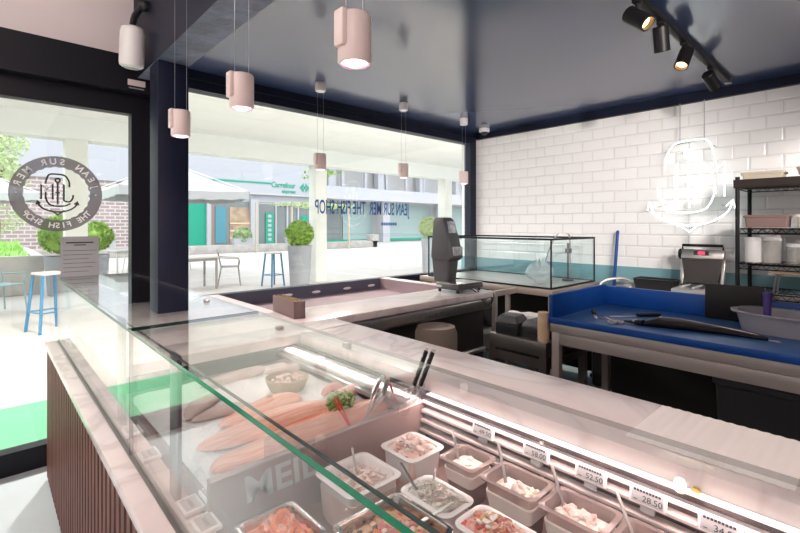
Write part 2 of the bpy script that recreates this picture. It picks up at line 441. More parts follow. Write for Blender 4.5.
# ------------------------------------------------------------------ logo lines, unit = ring radius, read from the street side
def lp(*pts): return [((390 - x) / 318, (310 - y) / 253) for x, y in pts]
LOGO = {
 'S': [lp((470, 262), (468, 225), (440, 186), (385, 178), (332, 184), (312, 225), (310, 245)), lp((310, 300), (312, 345), (338, 384), (390, 394), (440, 390), (478, 374))],
 'M': [lp((280, 350), (280, 252), (318, 282), (356, 246), (356, 350))],
 'J': [lp((425, 245), (432, 250), (432, 356), (470, 362), (492, 340), (497, 315))],
 'A': [lp((390, 236), (390, 380)), lp((374, 302), (406, 302))],
 'arms': [lp((255, 362), (272, 395), (320, 422), (390, 432), (460, 422), (510, 395), (527, 362)), lp((248, 385), (255, 360), (275, 378)), lp((505, 378), (527, 360), (535, 385)), lp((345, 422), (390, 452), (437, 422))],
}
RINGC = lp((390, 219))[0]
def logo(mb, X, sc, r, n=5):
    for k, strokes in LOGO.items():
        for st in strokes:
            pts = [Vector((x * sc, y * sc, 0)) for x, y in st]
            if k in ('S', 'arms') and len(pts) > 3: pts = spline(pts, n)
            elif k == 'J': pts = pts[:3] + spline(pts[2:], n)[1:]
            mb.tube([X @ p for p in pts], r, 6)
    mb.tube([X @ Vector((RINGC[0] * sc + .052 * sc * math.cos(a), RINGC[1] * sc + .052 * sc * math.sin(a), 0)) for a in [2 * PI * i / 14 for i in range(14)]], r, 6, closed=True)

# round door sticker: grey ring with the shop's name, monogram inside
YD = YW + .013
DX = frame((.325, YD, 1.615), (-1, 0, 0), (0, 0, 1))     # local x to the reader's right in the street
DR = .227
st = thing('door_sticker', 'round grey shop logo sticker on the entrance glass', 'sticker', (.325, YD, 1.615))
Xl = frame((0, 0, 0), (-1, 0, 0), (0, 0, 1))
b = MB(); n = 144; t = bmesh.new()
outer = [(DR * math.cos(2 * PI * i / n), DR * math.sin(2 * PI * i / n)) for i in range(n)]
inner = []
for i in range(n):
    r = DR * (.70 + (.018 if (i // 3) % 2 else 0))
    inner.append((r * math.cos(2 * PI * i / n), r * math.sin(2 * PI * i / n)))
vo = [t.verts.new((x, y, 0)) for x, y in outer]; vi = [t.verts.new((x, y, 0)) for x, y in inner]
for i in range(n): t.faces.new((vo[i], vo[(i + 1) % n], vi[(i + 1) % n], vi[i]))
b.merge(t, Xl); b.build('ring', 'decal', st, smooth=False)
b = MB()
def arc_text(mb, s, r, mid, step, size, top=True):
    L = len(s)
    for i, ch in enumerate(s):
        if ch == ' ': continue
        a = mid + (-(i - (L - 1) / 2) * step if top else (i - (L - 1) / 2) * step)
        rot = a - PI / 2 if top else a + PI / 2
        mb.text(ch, size, Xl @ T(r * math.cos(a), r * math.sin(a), -.002) @ RZ(rot), .0003, bold=.022)
arc_text(b, 'JEAN SUR MER', DR * .85, PI / 2, .235, .050)
arc_text(b, 'THE FISH SHOP', DR * .85, -PI / 2, .15, .046, False)
for sx in (-1, 1): b.ball(tuple(Xl @ Vector((sx * DR * .85, 0, -.002))), .005, .002, .005, 1)
b.build('lettering', 'decal_white', st)
b = MB(); logo(b, Xl, DR, .0052); b.build('monogram', 'ink', st)

# menu sheet on the door glass
ms = thing('notice_sheet', 'grey translucent printed notice sheet taped to the entrance glass', 'notice', (.436, YD, 1.045))
b = MB(); b.box(-.098, .098, -.0015, 0, 0, .31); b.build('page', 'sheet', ms)
b = MB()
b.box(-.07, .07, -.003, -.002, .268, .276); b.box(-.03, .03, -.003, -.002, .254, .260)
for k in range(6): b.box(-.085, .085 - .02 * (k % 3), -.003, -.002, .222 - k * .026, .2245 - k * .026)
b.build('print', 'ink', ms)

# blue lettering on the wide window, to be read from the street
wl = thing('window_lettering', 'dark blue shop name lettering stuck on the wide window', 'lettering', (2.7, YW + .013, 1.4))
b = MB()
WX = lambda x, z: frame((x, YW + .013, z), (-1, 0, 0), (0, 0, 1))
b.text('JEAN SUR MER  THE FISH SHOP', .175, WX(2.705, 1.585), .0004, .475, bold=.016)
bmesh.ops.translate(b.bm, vec=-wl.location, verts=b.bm.verts); b.build('shop_name', 'blue_vinyl', wl)
b = MB()
for k in range(7): b.box(.20 + k * .030, .222 + k * .030, -.001, .001, .025, .055)
b.build('small_print', 'blue_vinyl', wl)

# small pink sticker on the header box
b = MB(); b.box(.672, .772, YW - .104, YW - .10, 2.325, 2.362); b.m(1).box(.678, .765, YW - .104, YW - .10, 2.305, 2.312)
tag(b.build('warning_sticker', ['pink_lamp', 'grey_ink']), 'small pink sticker on the black header above the entrance', 'sticker')

# white cylindrical speaker near the beam
sp = thing('wall_speaker', 'white cylindrical speaker mounted high beside the pillar', 'speaker', (.640, 3.02, 2.475))
Xs = RX(.18) @ Matrix.Scale(.80, 4)
b = MB(); b.lathe([(0, -.15), (.06, -.148), (.078, -.135), (.082, -.11), (.082, .10), (.074, .135), (.05, .15), (0, .152)], X=Xs); b.build('body', 'plastic_white', sp)
b = MB(); b.lathe([(0, -.156), (.045, -.155), (.055, -.149)], X=Xs); b.build('grille', 'label_grey', sp)
b = MB(); b.tube(spline([(0, .0, .10), (.02, .04, .2), (.06, .03, .27), (.092, .0, .28)], 5), .018, 8); b.ball((.07, .02, .275), .035, sub=2); b.build('bracket', 'blk_plastic', sp)

def dome_camera(label, loc, s=1.):
    c = thing('dome_camera', label, 'camera', loc)
    b = MB(); b.lathe([(0, 0), (.045 * s, 0), (.048 * s, -.012 * s), (.046 * s, -.03 * s), (.03 * s, -.034 * s)]); b.build('housing', 'plastic_white', c)
    b = MB(); b.lathe([(.032 * s, -.033 * s), (.03 * s, -.045 * s), (.018 * s, -.058 * s), (0, -.062 * s)]); b.build('dome', 'blk_plastic', c)
    return c
dome_camera('white dome security camera on the navy ceiling by the tiled wall', (4.18, 3.10, ZC), 1.25)
dome_camera('white dome security camera under the arcade ceiling outside', (3.05, 6.1, 3.37), 1.5)

# ------------------------------------------------------------------ pendants
def pendant(label, x, y, zt, canopy=True, dz=0):
    p = thing('pendant_lamp', label, 'lamp', (x, y, 1.855 + dz), 0, 'pink pendant lamps')
    b = MB(); b.lathe([(.0, .125), (.040, .125), (.0435, .120), (.0435, .004), (.041, 0), (.037, 0), (.037, .03), (0, .031)], seg=32)
    b.box(-.053, -.030, -.020, .020, .035, .128, .006)
    b.build('shade', 'pink_lamp', p)
    b = MB(); b.lathe([(.0372, .001), (.0372, .012), (.034, .012), (.034, .001)], seg=32); b.build('rim', 'lamp_rim', p)
    b = MB(); b.lathe([(0, -.004), (.02, -.003), (.034, .004), (.034, .011), (0, .011)], seg=32); b.build('diffuser', 'lamp_glow', p)
    b = MB()
    for s in (-.03, .03): b.cyl((s * .9, 0, .12), (s * .9, 0, zt - 1.855 - dz), .0011, seg=5)
    b.build('suspension_wire', 'wire', p)
    if canopy:
        b = MB(); b.lathe([(0, 0), (.038, 0), (.04, -.006), (.04, -.062), (.036, -.068), (0, -.068)], (0, 0, zt - 1.855 - dz)); b.build('ceiling_canopy', 'plastic_white', p)
    l = bpy.data.lights.new('pendant_light', 'SPOT'); l.energy = 5.6; l.color = (1, .74, .71); l.spot_size = math.radians(150); l.spot_blend = .8; l.shadow_soft_size = .035
    lo = bpy.data.objects.new('pendant_light', l); COL.objects.link(lo); lo.location = (x, y, 1.845)
    return p
pendant('largest hanging pink cylinder pendant lamp, its light nearest above the glass case', .70, .928, 2.93, dz=-.018)
pendant('second pink cylinder pendant in the row over the glass case', .70, 1.62, 2.93)
pendant('pink cylinder pendant hanging in front of the navy pillar', .70, 2.325, 2.93)
pendant('small pink pendant hanging in front of the cream column by the window', 1.91, 2.97, ZC)
pendant('middle one of the three small window pendants, over the blue lettering', 2.776, 2.95, ZC)
pendant('small pink pendant hanging by the window closest to the tiled corner', 3.63, 2.95, ZC)
pendant('added pink cylinder pendant overhead near the slatted counter, out of view', .70, .2, 2.93)  # unseen pendant added to extend the row's light

# ------------------------------------------------------------------ track with four spots
tr = thing('track_rail', 'black ceiling track carrying four black spotlights', 'track', (3.1, .80, ZC))
b = MB(); b.box(-1.25, 1.02, -.018, .018, -.035, 0, .003); b.build('rail', 'spot_black', tr)
b = MB(); b.box(.98, 1.03, -.02, .02, -.037, -.0); b.build('end_cap', 'steel_dark', tr)
def spot(label, x, aim, lit, warm=True):
    s = thing('track_spotlight', label, 'spotlight', (x, .80, ZC - .035), 0, 'black track spotlights')
    b = MB(); b.box(-.03, .03, -.016, .016, -.018, 0, .003); b.cyl((0, 0, -.01), (0, 0, -.075), .009, seg=10); b.build('bracket', 'spot_black', s)
    d = Vector(aim).normalized(); X = T(0, 0, -.085) @ d.to_track_quat('Z', 'Y').to_matrix().to_4x4()
    b = MB(); b.lathe([(0, -.06), (.034, -.06), (.038, -.055), (.038, .068), (.035, .07), (.031, .07), (.029, .045), (0, .044)], X=X, seg=28); b.build('lamp_head', 'spot_black', s)
    b = MB(); b.lathe([(0, .050), (.018, .049), (.0285, .046)], X=X, seg=24); b.build('lens', 'spot_glow' if lit else 'charcoal', s)
    if lit:
        l = bpy.data.lights.new('track_light', 'SPOT'); l.energy = 11; l.color = (1, .83, .68); l.spot_size = math.radians(95); l.spot_blend = .9; l.shadow_soft_size = .03
        lo = bpy.data.objects.new('track_light', l); COL.objects.link(lo)
        lo.matrix_world = T(x, .80, ZC - .12) @ (-d).to_track_quat('Z', 'Y').to_matrix().to_4x4() @ Matrix.Identity(4)
        lo.location = Vector((x, .80, ZC - .12)) + d * .09
    return s
spot('black track spotlight glowing orange towards the viewer', 2.28, (-.10, -.62, -.55), True)
spot('black track spotlight second along the rail, pointing down at the counter', 2.62, (.30, .02, -.9), False)
spot('black track spotlight with small warm lens, third along the rail', 3.02, (-.55, .10, -.85), True)
spot('black track spotlight last on the rail, turned to the tiled wall', 3.62, (.85, -.2, -.62), False)

# ------------------------------------------------------------------ neon sign
ns = thing('neon_sign', 'white glowing neon monogram with anchor on the tiled wall', 'sign', (XW - .095, 1.10, 1.765))
b = MB(); logo(b, frame((0, 0, 0), (0, -1, 0), (0, 0, 1)), .70, .0050, 7); b.build('neon_tube', 'neon', ns)
b = MB()
for y, z in ((.17, .30), (-.17, .30), (.23, -.18), (-.23, -.18), (0, -.36)):
    b = MB(); b.cyl((0, y, z), (.095, y, z), .006, seg=8); b.build('standoff', 'clear', ns)
b = MB()
for y in (.075, -.10): b.cyl((0.03, y, .34), (.03, y, 2.455 - 1.765), .003, seg=6)
b.build('power_cable', 'wire', ns)
def pw(mb, name, mats, parent, **k):
    """part given in room coordinates: shift into its thing's own frame (unrotated things only)"""
    o = parent; off = Vector((0, 0, 0))
    while o: off += o.location; o = o.parent
    bmesh.ops.translate(mb.bm, vec=-off, verts=mb.bm.verts)
    return mb.build(name, mats, parent, **k)
def one(mb, name, mats, label, cat, loc=None, group=None, kind=None, **k):
    """single-mesh thing given in room coordinates, origin moved to loc"""
    if loc is None:
        vs = [v.co for v in mb.bm.verts]
        loc = (sum(v.x for v in vs) / len(vs), sum(v.y for v in vs) / len(vs), min(v.z for v in vs))
    bmesh.ops.translate(mb.bm, vec=-Vector(loc), verts=mb.bm.verts)
    return tag(mb.build(name, mats, loc=loc, **k), label, cat, group, kind)

# ------------------------------------------------------------------ display case (runs along Y, customer side at low X)
GX = .304; ZT = 1.127; ZW = .913
Y0, Y1 = -1.0, 3.20
dc = thing('display_case', 'long glass topped seafood display counter with dark wooden slat front', 'display counter', (.8, 1.1, 0))
b = MB(); b.box(.275, 1.36, Y0, Y1, .02, .66); b.box(1.07, 1.36, Y0, Y1 - .9, .66, ZW - .045); b.box(.275, .36, Y0, Y1, .66, .742)
b.box(.38, 1.07, 1.90, Y1, .66, ZW - .045)
pw(b, 'cabinet_body', 'cabinet', dc)
b = MB()
n = int((Y1 - Y0) / .060)
for i in range(n):
    y = Y0 + .030 + i * .060
    t = [(.284, y - .023), (.284, y + .023), (.262, y + .023), (.256, y + .017), (.256, y - .017), (.262, y - .023)]
    b.prism(t, .72, T(0, 0, .02))
b.box(.270, .276, Y0, Y1, .02, .74)
for k in range(31):
    x = .29 + k * .034
    b.box(x - .012, x + .012, Y1, Y1 + .022, .02, .735, .004, 1)
pw(b, 'slatted_front', 'wood', dc)
b = MB(); b.box(.247, GX - .006, Y0, Y1 + .03, .742, .772, .003); pw(b, 'marble_ledge', 'marble', dc)
b = MB(); b.box(GX - .006, GX + .016, Y0, Y1 + .01, .742, .764); pw(b, 'glass_channel', 'steel_dark', dc)
b = MB(); b.box(GX + .016, .362, Y0, Y1 + .01, .742, .770, .002); pw(b, 'inner_ledge', 'marble', dc)
b = MB()
b.loft([[(.362, Y0, .768), (.362, Y1, .768), (.362, Y1, .73), (.362, Y0, .73)], [(.374, Y0, .69), (.374, Y1, .69), (.362, Y1, .685), (.362, Y0, .685)]])
pw(b, 'inner_skirt', 'post_metal', dc, smooth=False)
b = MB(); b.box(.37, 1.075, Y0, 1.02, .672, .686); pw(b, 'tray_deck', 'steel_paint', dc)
# partition between fish bed and tray bay, with a reflected word drawn as lettering on its face
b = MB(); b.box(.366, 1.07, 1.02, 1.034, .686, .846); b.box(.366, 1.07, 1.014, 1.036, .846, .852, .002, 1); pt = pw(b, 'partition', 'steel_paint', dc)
b = MB(); b.text('MEIL', .090, frame((.545, 1.0185, .795), (1, 0, 0), (-.10, 0, 1)), .0005, 1.1, bold=.02); pw(b, 'lettering', 'label_grey', pt)
b = MB(); b.box(.50, 1.06, 1.023, 1.029, .852, .905); pw(b, 'splash_screen', 'acrylic', dc)
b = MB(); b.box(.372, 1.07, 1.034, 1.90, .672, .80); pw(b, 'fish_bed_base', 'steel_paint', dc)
# rear louvre wall, price rail
b = MB(); b.box(1.058, 1.075, Y0, 1.02, .686, ZW - .045); pw(b, 'rear_panel', 'post_metal', dc)
b = MB()
for k in range(4):
    z = .852 - k * .029
    b.box(1.040 - .004 * k, 1.060, Y0, 1.019, z - .0050, z + .0050, .002, 1)
for y in [Y0 + .1 + k * .5 for k in range(4)]: b.box(1.05, 1.06, y - .004, y + .004, .75, .865)
pw(b, 'louvre', 'louvre', dc)
b = MB(); b.box(1.036, 1.056, 1.036, 1.86, .80, .868, .003); b.box(.985, 1.036, 1.036, 1.86, .845, .862, .004); b.box(.96, .985, 1.036, 1.86, .835, .850, .003); pw(b, 'rear_rail', 'steel', dc)
b = MB(); b.box(1.060, 1.083, Y0, 1.02, .866, .8705); pw(b, 'led_profile', 'leds', dc)
b = MB(); b.cyl((1.083, .265, .871), (1.075, .265, .871), .008, seg=12); pw(b, 'pilot_lamp', 'brass', dc)
# front and top glass, two bays
def pane(mb, x0, x1, y0, y1, z0, z1, edge):
    mb.m(0).box(x0, x1, y0, y1, z0, z1)
    ax = {'x': 0, 'y': 1, 'z': 2}
    mb.bm.faces.ensure_lookup_table()
    for f in list(mb.bm.faces)[-6:]:
        c = f.normal; 
        k = max(range(3), key=lambda i: abs(c[i]))
        if k != edge: f.material_index = 1
def glass_part(name, y0, y1, front):
    b = MB()
    if front: pane(b, GX, GX + .010, y0, y1, .762, ZT - .012, 0)
    else: pane(b, GX - .002, .692, y0, y1, ZT - .009, ZT, 2)
    b.bm.normal_update()
    for f in b.bm.faces:
        k = max(range(3), key=lambda i: abs(f.normal[i])); f.material_index = 0 if k == (0 if front else 2) else (2 if (not front and f.normal.x > .5) or (front and abs(f.normal.y) > .5) else 3 if abs(f.normal.y) > .5 else 1)
    pw(b, name, ['glass', 'glass_edge', 'glass_rear_edge', 'glass_joint'], dc, smooth=False)
YJ = 1.468
b = MB(); b.box(GX + .0205, GX + .0255, Y0, Y1, ZT - .0115, ZT - .0092); pw(b, 'edge_strip', 'edge_line', dc)  # dark strip added to draw the second line along the glass edge
glass_part('front_glass', Y0, YJ - .004, True); glass_part('front_glass', YJ + .004, Y1, True)
glass_part('top_glass', Y0, YJ - .003, False); glass_part('top_glass', YJ + .003, Y1, False)
for y, hw in ((1.725, .042), (1.15, .030)):
    b = MB(); b.box(GX + .026, GX + .036, y - hw, y + hw, .765, ZT - .012, .001); pw(b, 'glass_post', 'post_metal', dc)
for x, y in ((.612, 1.162), (.626, 1.77)):
    b = MB(); b.lathe([(0, 0), (.011, 0), (.012, .002), (.012, .008), (.009, .011), (0, .011)], (x, y, ZT)); pw(b, 'glass_clamp', 'steel', dc)
l = bpy.data.lights.new('case_led', 'AREA'); l.shape = 'RECTANGLE'; l.size = 2.6; l.size_y = .03; l.energy = 2.2; l.color = (1, .70, .66)
lo = bpy.data.objects.new('case_led', l); COL.objects.link(lo); lo.location = (1.04, .56, .8655)
lo.matrix_world = T(1.04, .56, .864) @ frame((0, 0, 0), (0, 1, 0), Vector((.35, 0, -.94)).cross(Vector((0, 1, 0))).cross(Vector((0, 1, 0)))) if False else T(1.03, .70, .864) @ RY(math.radians(28)) @ RZ(PI / 2)

# ------------------------------------------------------------------ marble worktop (one continuous L)
b = MB(); zz = (ZW - .044, ZW)
b.box(1.085, 1.41, Y0, 1.88, *zz, .003); b.box(.345, 1.41, 1.868, 2.072, *zz, .003)
b.box(.345, 2.93, 2.068, 2.445, *zz, .003); b.box(.345, 1.27, 2.442, 3.355, *zz, .003); b.box(2.84, 2.93, 2.442, 3.355, *zz, .003)
one(b, 'marble_worktop', 'marble', 'L shaped pale pink veined marble worktop behind the glass case', 'worktop', (1.24, 1.0, ZW - .044))

# ------------------------------------------------------------------ sunken ice well at the window with its cabinet
wc = thing('ice_well_counter', 'sunken steel fish well counter with dark lining below the wide window', 'counter', (2.05, 2.85, 0))
b = MB(); b.box(1.45, 2.90, 2.16, 3.28, .04, .70); b.box(1.45, 2.90, 2.16, 2.42, .70, .80); pw(b, 'cabinet_body', 'cabinet', wc)
b = MB()
x0, x1, ya, yb = 1.272, 2.838, 2.447, 3.353
b.box(x0, x1, ya, yb, .80, .81); b.box(x0, x0 + .004, ya, yb, .81, ZW - .004); b.box(x1 - .004, x1, ya, yb, .81, ZW - .004)
b.box(x0, x1, ya, ya + .004, .81, ZW - .004); b.box(x0, x1, yb - .004, yb, .81, ZW - .004)
pw(b, 'basin', 'steel_basin', wc)
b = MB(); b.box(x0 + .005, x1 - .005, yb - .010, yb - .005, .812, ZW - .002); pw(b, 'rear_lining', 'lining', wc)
for xx in (1.836, 2.107, 2.436, 2.72):  # flat discs stand in for pale ovals first read as lamp reflections
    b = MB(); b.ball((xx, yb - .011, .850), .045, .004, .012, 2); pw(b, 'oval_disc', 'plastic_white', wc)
b = MB(); b.box(1.43, 2.92, 2.085, 2.15, .775, ZW - .046, .022, 4); pw(b, 'bullnose_rail', 'steel', wc)
b = MB(); b.tube([(1.9, 2.14, .46), (2.88, 2.14, .46)], .02, 10); pw(b, 'foot_rail', 'steel', wc)
b = MB(); b.lathe([(0, 0), (.12, 0), (.135, .04), (.135, .24), (.12, .28), (0, .28)], X=T(2.12, 1.95, .50) @ RX(0)); 
b.box(1.98, 2.26, 1.84, 2.155, .46, .50)
one(b, 'woven_basket', 'beige', 'round beige woven basket half hidden under the window worktop', 'basket')

# price labels on the louvre
def price_tag(label, y, price, group='price displays on the louvre'):
    p = thing('price_display', label, 'price tag', (1.030, y, .846), 0, group)
    X = frame((0, 0, 0), (0, -1, 0), (.22, 0, .975))
    b = MB(); b.box(-.036, .036, -.019, .019, -.004, .004, .0015, 1, X=X); b.build('case', 'plastic_white', p)
    b = MB(); b.box(-.031, .031, -.015, .015, .0035, .0045, X=X); b.build('screen', 'label_grey', p)
    b = MB()
    b.text(price, .017, X @ T(.010, -.006, .0048), .0002, 1.05)
    for k in range(9): b.box(-.027 + k * .006, -.0225 + k * .006, .006, .0105, .0046, .0052, X=X)
    b.box(-.026, -.019, -.011, -.0095, .0046, .0052, X=X)
    b.build('print', 'ink', p)
    b = MB(); b.box(-.014, .014, -.034, -.017, -.008, -.001, .001, 1, X=X); b.build('clip', 'label_grey', p)
price_tag('small grey price display on the louvre behind the white cream tub', .767, '49.50')
price_tag('small grey price display reading 58.00 behind the yellowish salad tub', .602, '58.00')
price_tag('small grey price display reading 52.50 behind the third clear tub', .462, '52.50')
price_tag('small grey price display reading 28.50 under the sheet of ribbed paper', .340, '28.50')
price_tag('small grey price display cut by the bottom edge of the picture', .213, '34.00')
def ledge_tag(label, x, y, rz, tilt, z=.770):
    p = thing('ledge_label', label, 'price tag', (x, y, z), rz, 'white price labels on the inner ledge')
    X = RY(-tilt)
    b = MB(); b.box(-.024, .024, -.034, .034, .002, .012, .002, 1, X=X); b.build('case', 'plastic_white', p)
    b = MB(); b.box(-.017, .017, -.026, .026, .0115, .0127, X=X); b.build('screen', 'label_grey', p)
    b = MB()
    for k in range(5): b.box(-.004, .004, -.018 + k * .007, -.013 + k * .007, .0125, .0132, X=X)
    b.build('print', 'grey_ink', p)
ledge_tag('white square price label alone on the inner ledge', .340, 1.405, 0, .05)
ledge_tag('small white price label farther along the ledge near the glass post', .340, 1.60, 0, .05)
ledge_tag('white price label lying at the foot of the near glass post, outer one', .348, 1.085, 0, .04)
ledge_tag('white price label raised at the partition end', .392, 1.062, 0, .12, .790)
ledge_tag('white price label at the bottom edge of the picture on the ledge', .350, .995, 0, .04)
# clear label holders further along
def holder(label, y):
    b = MB(); b.box(.325, .358, y - .04, y + .04, .770, .773); b.box(.327, .331, y - .04, y + .04, .773, .80); b.box(.340, .356, y - .03, y + .03, .773, .79)
    one(b, 'label_holder', 'clear', label, 'label holder', group='clear label holders')
holder('clear plastic label holder on the far end of the ledge', 2.55)
holder('clear plastic label holder on the ledge before the far glass post', 2.10)
holder('clear plastic label holder at the very end of the ledge', 2.95)

# ------------------------------------------------------------------ trays
def pan(mb, hx, hy, d, r=.018, taper=.012, th=.003, rim=.007, z0=0):
    """rounded rectangular open container, floor at z0, rim at z0+d"""
    R_ = [rrect(hx - taper - rim, hy - taper - rim, r, z0), rrect(hx - rim - .002, hy - rim - .002, r, z0 + d - .004),
          rrect(hx - .001, hy - .001, r + .004, z0 + d - .004), rrect(hx, hy, r + .004, z0 + d - .001), rrect(hx - .002, hy - .002, r + .003, z0 + d), rrect(hx - rim - th, hy - rim - th, r, z0 + d),
          rrect(hx - rim - th - .002, hy - rim - th - .002, r, z0 + d - .004), rrect(hx - taper - rim - th, hy - taper - rim - th, r - .003, z0 + th)]
    mb.loft(R_)
DZ = .686
def tray(name, label, x, y, hx, hy, mt, d=.112, rz=0, **k):
    b = MB(); pan(b, hx, hy, d, **k)
    return one(b, name, mt, label, 'tray', (x, y, DZ)) if False else tag(b.build(name, mt, loc=(x, y, DZ), rz=rz), label, 'tray')
BOWLS = [
 ('ceramic_bowl', 'white square ceramic bowl of pink crab salad, farthest of the white bowls', .888, .908, .070, .070, 'ceramic'),
 ('ceramic_bowl', 'white square ceramic bowl of pale seafood salad crossed by the green glass edge', .690, .900, .084, .082, 'ceramic'),
 ('ceramic_bowl', 'white ceramic bowl of grey anchovy fillets in the middle row', .768, .705, .054, .078, 'ceramic'),
 ('ceramic_bowl', 'white ceramic bowl of red chopped octopus at the bottom edge', .770, .540, .054, .078, 'ceramic'),
 ('clear_tub', 'deep clear plastic tub of white cream by the louvre', .955, .763, .058, .060, 'smoky'),
 ('clear_tub', 'deep clear plastic tub of yellowish salad below the 58.00 display', .957, .612, .058, .076, 'smoky'),
 ('clear_tub', 'deep clear plastic tub of pale pink salad below the 52.50 display', .960, .455, .058, .076, 'smoky'),
 ('clear_tub', 'deep clear plastic tub of pink salad at the lower right, below the 28.50 display', .960, .300, .058, .076, 'smoky'),
 ('steel_tray', 'steel tray of orange marinated prawns beside the ledge', .446, .845, .069, .078, 'steel_tray'),
 ('steel_tray', 'steel tray of ochre mussels in the middle of the bay', .618, .688, .094, .092, 'steel_tray'),
 ('clear_tub', 'clear plastic tub of pink salad partly cut by the picture corner', .960, .145, .058, .076, 'smoky'),
]
for nm, lb, x, y, hx, hy, mt in BOWLS:
    tray(nm, lb, x, y, hx, hy, mt, r=.02 if mt == 'ceramic' else .014, th=.006 if mt == 'ceramic' else .0022, rim=.010 if mt == 'smoky' else .007)

def heap(name, label, x, y, hx, hy, z0, hgt, n, mats, shape, size, seed=0):
    R = random.Random(seed + 5)
    b = MB(); sx, sy = hx - .011, hy - .011; z0 += .014 if hx < .09 else .006
    def top(u, v): return z0 + hgt * (.55 + .45 * max(0, 1 - (u * u + v * v) * .8)) * (1 + .12 * noise.noise(Vector((u * 3, v * 3, seed))))
    b.m(0); b.loft([rrect(sx - .006, sy - .006, .012, z0 - (.06 if hx > .06 else .022)), rrect(sx, sy, .014, z0 + hgt * .5), rrect(sx * .8, sy * .8, .012, z0 + hgt * .72), rrect(sx * .4, sy * .4, .01, z0 + hgt * .86)])
    for i in range(n):
        u, v = R.uniform(-1, 1), R.uniform(-1, 1)
        px, py = u * (sx - size * .6), v * (sy - size * .6); pz = top(u, v) + R.uniform(-.3, .3) * size
        X = Matrix.Rotation(R.uniform(0, 6.3), 4, 'Z') @ RX(R.uniform(-.6, .6)) @ RY(R.uniform(-.5, .5))
        b.m(R.randrange(len(mats))); s = size * R.uniform(.7, 1.25)
        if shape == 'chunk': b.ball((px, py, pz), s * .6, s * .42, s * .34, 1, X=X, jit=.5)
        elif shape == 'strip': b.ball((px, py, pz), s * 1.0, s * .22, s * .13, 1, X=X, jit=.3)
        elif shape == 'curl':
            pts = [X @ Vector((s * .55 * math.cos(a), s * .55 * math.sin(a), 0)) + Vector((px, py, pz)) for a in [k * .62 for k in range(7)]]
            b.tube(pts, [s * .13, s * .20, s * .22, s * .20, s * .16, s * .11, s * .04], 6)
        elif shape == 'flake': b.box(-s * .5, s * .5, -s * .35, s * .35, -s * .12, s * .12, s * .08, 1, X=T(px, py, pz) @ X)
    return tag(b.build(name, mats, loc=(x, y, DZ)), label, 'food', kind='stuff')
HE = [
 ('crab_salad', 'pink crab salad heaped in the farthest white bowl', 0, .062, .05, 170, ['shrimp', 'palefish', 'octo', 'cream'], 'flake', .018),
 ('seafood_salad', 'pale shredded seafood salad in the square white bowl', 1, .052, .035, 180, ['palefish', 'cream', 'shrimp'], 'strip', .020),
 ('anchovy_fillets', 'grey anchovy strips in the middle white bowl', 2, .072, .036, 150, ['anchovy', 'cream', 'anchovy', 'palefish', 'kraft'], 'strip', .020),
 ('octopus_salad', 'chopped red octopus pieces in the white bowl at the bottom edge', 3, .068, .045, 190, ['octo', 'crab', 'cream', 'octo', 'mussel'], 'flake', .016),
 ('cream_dip', 'smooth white cream in the first clear tub', 4, .062, .02, 4, ['cream', 'cream'], 'chunk', .03),
 ('yellow_salad', 'yellowish cream salad under film in the second clear tub', 5, .050, .03, 40, ['cream', 'kraft', 'palefish', 'cream'], 'chunk', .018),
 ('pink_salad', 'pale pink creamy salad in the third clear tub', 6, .050, .03, 40, ['cream', 'shrimp', 'palefish'], 'chunk', .022),
 ('prawn_salad', 'deeper pink creamy salad in the clear tub at the lower right', 7, .050, .03, 40, ['shrimp', 'tuna', 'palefish'], 'chunk', .022),
 ('marinated_prawns', 'orange marinated prawns piled in the steel tray', 8, .055, .04, 60, ['orange', 'orange', 'salmon'], 'curl', .030),
 ('mussel_salad', 'ochre mussels and olives piled in the steel tray', 9, .055, .038, 320, ['mussel', 'mussel', 'orange', 'shrimp', 'octo', 'tuna', 'mussel', 'olive'], 'chunk', .019),
 ('rose_salad', 'pink creamy salad in the clear tub at the picture corner', 10, .050, .03, 30, ['shrimp', 'palefish'], 'chunk', .022),
]
for i, (nm, lb, k, z0, hg, n, ms_, sh, sz) in enumerate(HE):
    _, _, x, y, hx, hy, _ = BOWLS[k]
    heap(nm, lb, x, y, hx, hy, z0, hg, n, ms_, sh, sz, i)
def spoon(label, p0, p1, mt='steel_dark', r=.0042):
    """p0 bowl end inside the food, p1 handle end"""
    p0, p1 = Vector(p0), Vector(p1); d = (p1 - p0)
    s = thing('serving_spoon', label, 'spoon', tuple(p0)); L = d.length
    X = d.to_track_quat('Z', 'Y').to_matrix().to_4x4()
    b = MB(); b.ball((0, 0, 0), .013, .005, .022, 2, X=X); b.build('spoon_bowl', 'steel', s)
    b = MB(); b.box(-r, r, -r * .4, r * .4, .015, L, r * .35, 1, X=X); b.build('handle', mt, s)
spoon('steel spoon standing in the tub of white cream', (.945, .775, .742), (.985, .842, .835), 'steel')
spoon('dark handled spoon standing in the yellowish salad tub', (.945, .625, .745), (1.005, .700, .842))
spoon('dark handled spoon standing in the third clear tub', (.95, .47, .745), (1.008, .548, .842))
spoon('dark handled spoon in the pink salad tub at the lower right', (.955, .32, .745), (1.012, .398, .842))
spoon('thin steel spoon standing in the square white bowl', (.695, .895, .745), (.712, .955, .835), 'steel', .003)
spoon('dark spoon leaning on the rim of the anchovy bowl', (.745, .715, .775), (.742, .800, .845))
spoon('steel spoon lying across the anchovy bowl', (.735, .695, .78), (.800, .738, .835), 'steel', .003)
spoon('steel serving spoon lying in the ochre mussels', (.655, .70, .765), (.745, .640, .815), 'steel', .005)

